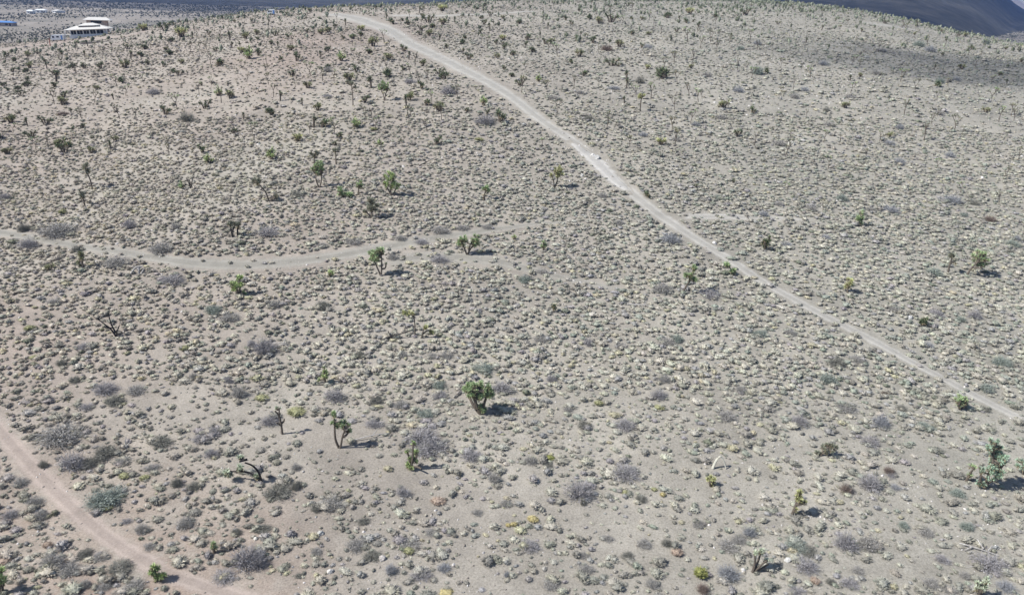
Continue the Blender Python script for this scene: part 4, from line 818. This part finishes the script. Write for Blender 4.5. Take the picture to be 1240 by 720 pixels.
for k, (x, y, s, d_, c_) in enumerate([(954.5, 678, .55, 'single white round boulder near the bottom right shrubs', (.52, .51, .48)), (388, 646, .55, 'white angular rock in the stony ground at bottom centre', (.46, .45, .41)), (354, 648, .45, 'smaller white rock left of the white angular one', (.46, .45, .41)),
        (463, 676, .6, 'pale rock beside tufts at bottom centre', (.6, .55, .5)), (900, 690, .4, 'small pale rock left of a fanning grey-limbed tree', (.6, .58, .55)), (723, 192, 1.2, 'pale boulder at the upper edge of the stony spot', (.46, .45, .42)), (718, 189, .9, 'second pale boulder touching the one at the stony spot', (.6, .58, .54)),
        (400, 692, .5, 'pale rock among low grey tufts at the bottom', (.58, .55, .5)), (705, 213, .8, 'white flat rock left of the diagonal track', (.46, .45, .42)), (972, 11 + 160, .9, 'pale rock on the upper right slope', (.45, .43, .40)), (1102, 385, .7, 'white rock beside a squat dark Joshua tree', (.5, .49, .47)), (865, 295, .7, 'pale rock on the edge of the diagonal track', (.6, .58, .55)),
        (958, 175, 1.3, 'pale flat outcrop stone on the right slope', (.55, .53, .48)), (310, 652, .4, 'small pale stone between bottom left shrubs', (.6, .58, .52)), (745, 602 - 18, .35, 'small dark stone between pale tussocks', (.12, .12, .12)), (800, 588, .35, 'black stone beside the yellow tussock', (.08, .08, .08))]):
    boulder(x, y, s, d_, c_, k)

# ------------------------------------------------------------------ buildings and vehicles
def box(V, Fc, x0, x1, y0, y1, z0, z1):
    k = len(V); V += [(x0, y0, z0), (x1, y0, z0), (x1, y1, z0), (x0, y1, z0), (x0, y0, z1), (x1, y0, z1), (x1, y1, z1), (x0, y1, z1)]
    Fc += [tuple(k + i for i in f) for f in ((0, 3, 2, 1), (4, 5, 6, 7), (0, 1, 5, 4), (1, 2, 6, 5), (2, 3, 7, 6), (3, 0, 4, 7))]
def bx(name, m, parent, *bs):
    V, Fc = [], []
    for b_ in bs: box(V, Fc, *b_)
    return obj(name, mesh(name, V, Fc, m), parent)
def hip(name, m, parent, x0, x1, y0, y1, z, h, rx, ov=0.15):
    """hipped roof with a fascia of thickness ov"""
    ym = (y0 + y1) / 2; V = [(x0, y0, z), (x1, y0, z), (x1, y1, z), (x0, y1, z), (x0, y0, z + ov), (x1, y0, z + ov), (x1, y1, z + ov), (x0, y1, z + ov), (x0 + rx, ym, z + ov + h), (x1 - rx, ym, z + ov + h)]
    Fc = [(0, 3, 2, 1), (0, 1, 5, 4), (1, 2, 6, 5), (2, 3, 7, 6), (3, 0, 4, 7), (4, 5, 9, 8), (5, 6, 9), (6, 7, 8, 9), (7, 4, 8)]
    return obj(name, mesh(name, V, Fc, m), parent)
def house():
    p = at(105, 45); o = empty('house', p, R(4)); o.rotation_euler = (0, R(-3.5), R(14))
    bx('foundation', m_white, o, (-7.6, 9.0, -.6, 8, -1.0, .9))
    piers = [(-7.2, -6.8), (-4.4, -4.0), (-1.4, -1.0), (1.6, 2.0), (4.6, 5.0), (8.2, 8.6)]
    bx('wall', m_white, o, *[(a, b_, 0, .3, .9, 2.9) for a, b_ in piers], (-7.2, 8.6, .02, .28, 2.903, 3.2), (-7.2, -7.0, .3, 7.6, .9, 3.2), (8.4, 8.6, .3, 7.6, .9, 3.2), (-7, 8.4, 7.4, 7.6, .9, 3.2), (-7.0, 8.4, .08, .22, .903, 1.25))
    for (a, b_), (c_, d_) in zip(piers[:-1], piers[1:]):
        w = bx('window', m_glass, o, (b_ + .04, c_ - .04, .18, .24, 1.26, 2.89))
        bx('frame', m_white, w, ((b_ + c_) / 2 - .05, (b_ + c_) / 2 + .05, .13, .17, 1.26, 2.89))
    for x in (-9, 10.2): bx('porch_post', m_white, o, (x - .12, x + .12, -2.2, -1.96, -1, 3.2))
    hip('roof', m_roof, o, -9.4, 11.6, -2.5, 9, 3.22, 1.5, 5)
    hip('upper_roof', m_roof, o, -3.5, 6.5, .5, 6.5, 4.75, 1.0, 3.2)
    bx('gable_vent', m_roofd, o, (-1.5, 4.5, .42, .49, 4.45, 4.72))
    bx('chimney', m_roofd, o, (7.0, 7.7, 5, 5.7, 3.9, 6.1))
    o.scale = (.78, .74, .86)
    register(o, 'white house with pale hipped roof and a row of dark windows on the left crest', 'house', None, 107, 44)
    g = empty('outbuilding', p + Vector((-4, 17, 0)), R(14)); g.scale = (.62, .62, .7); g.location.z = float(H(g.location.x, g.location.y))
    bx('wall', m_tan, g, (-6, 6, 0, 6, -1, 7.4)); hip('roof', m_roof, g, -8, 9, -1, 7, 7.42, 1.5, 3); bx('window', m_glass, g, (-3.4, 3.6, -.06, -.01, 5.8, 7.2))
    register(g, 'tan outbuilding with pale roof right behind the white house', 'building', None, 103, 30)
    q = at(89, 47); c_ = empty('carport', q, R(14)); c_.scale = (.62,) * 3; c_.rotation_euler = (0, R(-3.5), R(14))
    bx('roof', m_roof, c_, (-4.6, 4.2, 0, 3.4, 2.3, 2.45)); [bx('post', m_tan, c_, (x, x + .12, y, y + .12, -.3, 2.3)) for x in (-2.9, 2.4) for y in (.1, 3.2)]
    register(c_, 'low brown-roofed carport between the white camper and the white house', 'carport', None, 89, 47)
    fz = at(118, 52); f_ = bx('retaining_wall', m_roofd, None, (-5, 4, 0, .3, -.3, .4)); f_.location = fz; f_.rotation_euler = (0, R(-3.5), R(12))
    register(f_, 'low dark retaining wall in front of the white house', 'wall', None, 118, 52)
house()
def camper(px, py, L, hgt, rz, desc, tilt=0):
    p = at(px, py); o = empty('camper_trailer', p, R(rz)); o.rotation_euler = (0, R(tilt), R(rz)); w = 2.3; z0 = .55
    V = []; prof_ = [(-L / 2, z0), (L / 2, z0), (L / 2, hgt - .1), (L / 2 - .15, hgt), (-L / 2 + .9, hgt), (-L / 2 + .1, hgt * .62)]
    n = len(prof_); V = [(x, 0, z) for x, z in prof_] + [(x, w, z) for x, z in prof_]
    Fc = [tuple(range(n)), tuple(range(2 * n - 1, n - 1, -1))] + [(i, i + n, (i + 1) % n + n, (i + 1) % n) for i in range(n)]
    obj('body', mesh('body', V, Fc, m_white), o)
    bx('window', m_glass, o, (-L * .36, -L * .30 + .6, -.03, -.005, hgt * .52, hgt * .8)); bx('window', m_glass, o, (-L * .05, L * .14, -.03, -.005, hgt * .55, hgt * .78))
    bx('door', m_blue, o, (L * .28, L * .28 + .75, -.03, -.005, z0 + .1, hgt * .86)); bx('skirt', m_roofd, o, (-L / 2 + .3, L / 2 - .2, .05, w - .05, .25, z0 - .003))
    for x in (-L * .3, L * .22):
        V, Fc = [], []; tube(V, Fc, [(x, -.04, .33), (x, .22, .33)], [.36, .36], 14); Fc.append(tuple(range(13, -1, -1))); obj('wheel', mesh('wheel', V, Fc, m_tyre), o)
    o.scale = (.72, .72, .78)
    register(o, desc, 'trailer', None, px, py); return o
camper(70, 50, 6.6, 3.0, 12, 'white camper trailer parked on the drive left of the white house', -3)
camper(328, 18.5, 3.6, 2.5, 5, 'small white box trailer standing alone on the crest left of the diagonal track')
def post(px, py, h, m, desc):
    p = at(px, py); V, Fc = [], []; tube(V, Fc, [(0, 0, -.3), (0, 0, h * .5), (0, 0, h)], [.16, .15, .14], 8)
    o = empty('gate_post', p); obj('post', mesh('post', V, Fc, m), o); bx('cap', m_roofd, o, (-.2, .2, -.2, .2, h + .003, h + .1)); register(o, desc, 'post', None, px, py)
post(61, 56, 2.6, m_red, 'rust-red gate post at the drive left of the camper'); post(57.5, 53.5, 1.8, m_roofd, 'dark gate post left of the rust-red one'); post(134, 39.5, 1.3, m_white, 'white post right of the white house')
def far_house(px, py, w, dp, h, wallm, roofm, rz, desc, name='house', pitch=1.2):
    p = at(px, py); o = empty(name, p, R(rz)); hh = h
    bx('wall', wallm, o, (-w / 2, w / 2, 0, dp, -1.5, hh)); hip('roof', roofm, o, -w / 2 - .6, w / 2 + .6, -.6, dp + .6, hh + .003, pitch, w * .25)
    for k in (-.28, .1): bx('window', m_glass, o, (w * k, w * k + w * .14, -.06, -.01, hh * .35, hh * .75))
    bx('door', m_glass, o, (w * .32, w * .32 + 1.2, -.06, -.01, 0, hh * .75)); register(o, desc, 'building', None, px, py)
far_house(4, 32, 16, 9, 3, m_tan, m_blue, 10, 'blue-roofed building on the valley floor at the left edge')
far_house(36, 17, 7, 6, 3, m_white, m_white, 0, 'left one of three white sheds on the valley floor', 'shed')
far_house(49, 16, 12, 6, 3.2, m_white, m_white, 8, 'long middle one of three white sheds on the valley floor', 'shed')
far_house(66, 16, 8, 12, 2.6, m_white, m_roof, -20, 'right pale-roofed one of three white sheds on the valley floor', 'shed')
far_house(205, 3.5, 15, 10, 5, m_cyan, m_cyan, 10, 'pale cyan building in the far valley at the top edge')
far_house(130, 2.5, 5, 5, 3.5, m_white, m_white, 0, 'tiny white shed in the far valley above the white house', 'shed')

# ------------------------------------------------------------------ mountains
def ridge(name, m, y0, y1, x0, x1, top, nx_=260, ny_=60, rough=1.0, base=-60):
    xs = np.linspace(x0, x1, nx_); fs = np.linspace(0, 1, ny_); X, Fq = np.meshgrid(xs, fs); Y = y0 + (y1 - y0) * Fq
    T_ = np.interp(X / Y, *top)
    prof_ = np.sin(np.clip(Fq / .55, 0, 1) * np.pi / 2) ** 1.3 * np.where(Fq > .55, np.cos(np.clip((Fq - .55) / .45, 0, 1) * np.pi / 2) ** .8, 1)
    sc = (y1 - y0)
    rg = sum((1 - 2 * np.abs(vnoise(X / (sc * s) + 13 * k, Y / (sc * s) + 7 * k))) * a for k, (s, a) in enumerate([(.35, .16), (.16, .09), (.07, .05), (.03, .025)]))
    Z = base + (T_ - base) * prof_ * (1 + rough * (rg - .22) * (1 - .82 * np.exp(-((Fq - .55) / .1) ** 2)))
    I = np.arange(nx_ * ny_).reshape(ny_, nx_); Q = np.stack([I[:-1, :-1], I[:-1, 1:], I[1:, 1:], I[1:, :-1]], -1).reshape(-1, 4)
    o = obj(name, mesh(name, np.stack([X, Y, Z + 0.0], -1).reshape(-1, 3), Q, m, smooth=True)); tag(o, kind='structure')
# skyline given as (x/y, height)
ridge('mountain', m_mtn, 700, 7790, -5200, 5200, ([-2.2, -.6, -.2, .1, .3, .45, .53, .566, .583, .593, .60, .63, .8, 1.1], [220, 150, 120, 190, 330, 330, 200, 86, 38, 29, 31, 70, 200, 330]), base=-49)
ridge('far_mountain', m_mtn2, 6900, 8900, -9000, 9000, ([-1, -.5, 0, .4, .54, .568, .585, .598, .62, .9], [200, 300, 350, 400, 260, 150, 78, 44, 50, 300]), 300, 50, .3)

# clouds overhead (out of frame) that throw the soft shadows seen on the right slope, the valley and the mountain; the last one is added to darken the plain
def cloud(name, cx, cy, cz, rx, ry, rz, dens, seed, label):
    import bmesh
    bm = bmesh.new(); bmesh.ops.create_icosphere(bm, subdivisions=4, radius=1)
    for v in bm.verts:
        c = v.co; k = 1 + .9 * float(vnoise(c.x * 2.1 + seed, c.y * 2.1 + c.z * 1.7)) + .35 * float(vnoise(c.x * 5 + seed, c.y * 5 + c.z * 4))
        v.co = Vector((c.x * rx * k, c.y * ry * k, c.z * rz * k if c.z > 0 else c.z * rz * .35 * k))
    me = bpy.data.meshes.new(name); bm.to_mesh(me); bm.free()
    m = bpy.data.materials.new(name + '_vapour'); m.use_nodes = True; t = m.node_tree; t.nodes.clear()
    o_ = t.nodes.new('ShaderNodeOutputMaterial'); v = t.nodes.new('ShaderNodeVolumePrincipled'); v.inputs['Density'].default_value = dens; v.inputs['Color'].default_value = (.98, .98, .98, 1)
    t.links.new(v.outputs[0], o_.inputs['Volume']); me.materials.append(m)
    o = obj(name, me, loc=(cx, cy, cz)); tag(o, label, 'cloud')
def over(px=None, py=None, g=None, alt=900):
    p = at(px, py) if g is None else Vector(g); k = (alt - p.z) / -sd.z; return p.x - sd.x * k, p.y - sd.y * k, alt
CLOUDS = True
if CLOUDS:
    c_ = over(1215, 90, alt=700); cloud('cloud', *c_, 52, 34, 16, .032, 3, 'small thin white cloud drifting over the right slope')
    c_ = over(g=(0, 1500, -2), alt=900); cloud('cloud', *c_, 900, 450, 60, .010, 11, 'long grey-white cloud over the far valley')
    c_ = over(g=(2200, 3400, 0), alt=1500); cloud('cloud', *c_, 1700, 2600, 120, .007, 19, 'broad cloud bank over the blue mountain')
if CLOUDS:  # extra cloud out of view, added to darken the plain beyond the right crest
    c_ = over(g=(660, 960, -5), alt=1000); cloud('cloud', *c_, 330, 430, 60, .012, 29, 'unseen mid-sized cloud added to shade the plain below the mountain')
HAZE = True
if HAZE:
    me_v, me_f = [], []; box(me_v, me_f, -9500, 9500, -3300, 9600, -30, 640)
    me = mesh('haze', me_v, me_f, m_soil); m = bpy.data.materials.new('haze_air'); m.use_nodes = True; t = m.node_tree; t.nodes.clear()
    o_ = t.nodes.new('ShaderNodeOutputMaterial'); v = t.nodes.new('ShaderNodeVolumePrincipled'); v.inputs['Density'].default_value = HZD; v.inputs['Color'].default_value = HZC; v.inputs['Anisotropy'].default_value = 0
    t.links.new(v.outputs[0], o_.inputs['Volume']); me.materials.clear(); me.materials.append(m)
    tag(obj('haze', me), 'thin blue air haze filling the valley', 'haze', kind='stuff')

# ------------------------------------------------------------------ labels that single things out
ANCH = [(583, 490, 'the big round-crowned Joshua tree', 90), (566, 300, 'the V-shaped Joshua tree', 80), (461, 325, 'the Joshua tree leaning over the wash', 70), (107, 44, 'the white house', 60), (1193, 570, 'the tall shaggy right-edge tree', 80),
        (723, 192, 'the pale stony spot', 60), (110, 630, 'the near footpath bend', 90), (300, 575, 'the leftward-leaning black tree', 80), (410, 520, 'the slender long-shadow tree', 80), (848, 692, 'the rounded olive cushion', 90), (828, 345, 'the crooked-trunked Joshua tree', 80),
        (137, 395, 'the burnt black tree', 80), (386, 210, 'the slim V-trunk tree', 70), (867, 560, 'the bleached arch stalk', 80), (1177, 320, 'the oval-crowned right-hand tree', 80), (1187, 668, 'the silvery fallen trunk', 80), (328, 14, 'the lone white box trailer', 50), (497, 555, 'the big grey bush', 70),
        (285, 280, 'the paired dark-stemmed trees', 70), (465, 110, 'the full-crowned upper tree', 60), (427, 110, 'the tall flat-topped thin tree', 50), (822, 270, 'the track fork', 70), (1163, 488, 'the bushy tree at the track end', 80), (193, 695, 'the spiky young footpath tree', 80), (474, 225, 'the bright green tree with dark shadow', 60),
        (190, 305, 'the sandy wash at left', 80), (1195, 84, 'the cloud shadow', 70), (400, 17, 'the top of the diagonal track', 60), (1100, 33, 'the pale skyline clearing', 60), (600, 17, 'the pale access road', 60), (70, 46, 'the white camper', 50), (704, 590, 'the large purplish twiggy shrub', 60),
        (954, 678, 'the white round boulder', 60), (340, 510, 'the thin bare tree with stubby branches', 60), (395, 450, 'the narrow bright green tree', 60), (291, 345, 'the yellow-green bushy tree', 60), (671, 215, 'the yellow-green V-trunk tree', 60), (111, 215, 'the tall narrow leaning tree', 60), (1116, 388, 'the squat dark tree', 60), (1040, 265, 'the upright right-slope tree', 60), (926, 295, 'the dark tree by the track', 60), (530, 69, 'the upper diagonal track', 60), (650, 143, 'the middle diagonal track', 60), (500, 395, 'the thin tree with side tuft', 60), (880, 20, 'the top edge right of centre', 60)]
def where(px, py):
    best = sorted(ANCH, key=lambda a: math.hypot(px - a[0], py - a[1]) / a[3])
    a = best[0] if math.hypot(px - best[0][0], py - best[0][1]) > 4 else best[1]
    dx, dy = px - a[0], py - a[1]; D = math.hypot(dx, dy); w = 'just' if D < 28 else ('' if D < 75 else 'well')
    ang = math.degrees(math.atan2(-dy, dx)) % 360
    dirs = ['right of', 'above right of', 'above', 'above left of', 'left of', 'below left of', 'below', 'below right of']
    return (w + ' ' + dirs[int((ang + 22.5) // 45) % 8] + ' ' + a[2]).strip()
ORD = ['first', 'second', 'third', 'fourth', 'fifth', 'sixth', 'seventh', 'eighth', 'ninth', 'tenth', 'eleventh', 'twelfth']
NUM = ['', 'one', 'two', 'three', 'four', 'five', 'six', 'seven', 'eight', 'nine', 'ten', 'eleven', 'twelve']
lab = {}
for q in THINGS:
    o, desc, cat, grp, px, py = q
    if grp is None: tag(o, desc, cat)
    else: lab.setdefault(desc + ' ' + where(px, py), []).append(q)
    if grp is None and o.name.startswith('joshua_tree'): o['group'] = 'Joshua trees on the slope'
for l, qs in lab.items():
    qs.sort(key=lambda q: q[4])
    for k, (o, desc, cat, grp, px, py) in enumerate(qs):
        if len(qs) == 1: s = l
        elif len(qs) <= 12: s = l + ', ' + ('left' if k == 0 and len(qs) == 2 else 'right' if len(qs) == 2 else ORD[k] + ' from left')
        else: s = l
        w_ = s.split()
        if len(w_) > 16: s = s.replace('thin ', '').replace('spiky ', '').replace('twiggy ', '').replace('rounded ', '', 1)
        if len(s.split()) > 16: s = s.replace(', ', ' ').replace('green Joshua', 'Joshua').replace('grey-Joshua','Joshua').replace('just ', '', 1).replace('well ', '', 1)
        tag(o, s, cat, grp)
print('things', len(THINGS), 'labels>16:', sum(len(q[0]['label'].split()) > 16 for q in THINGS))
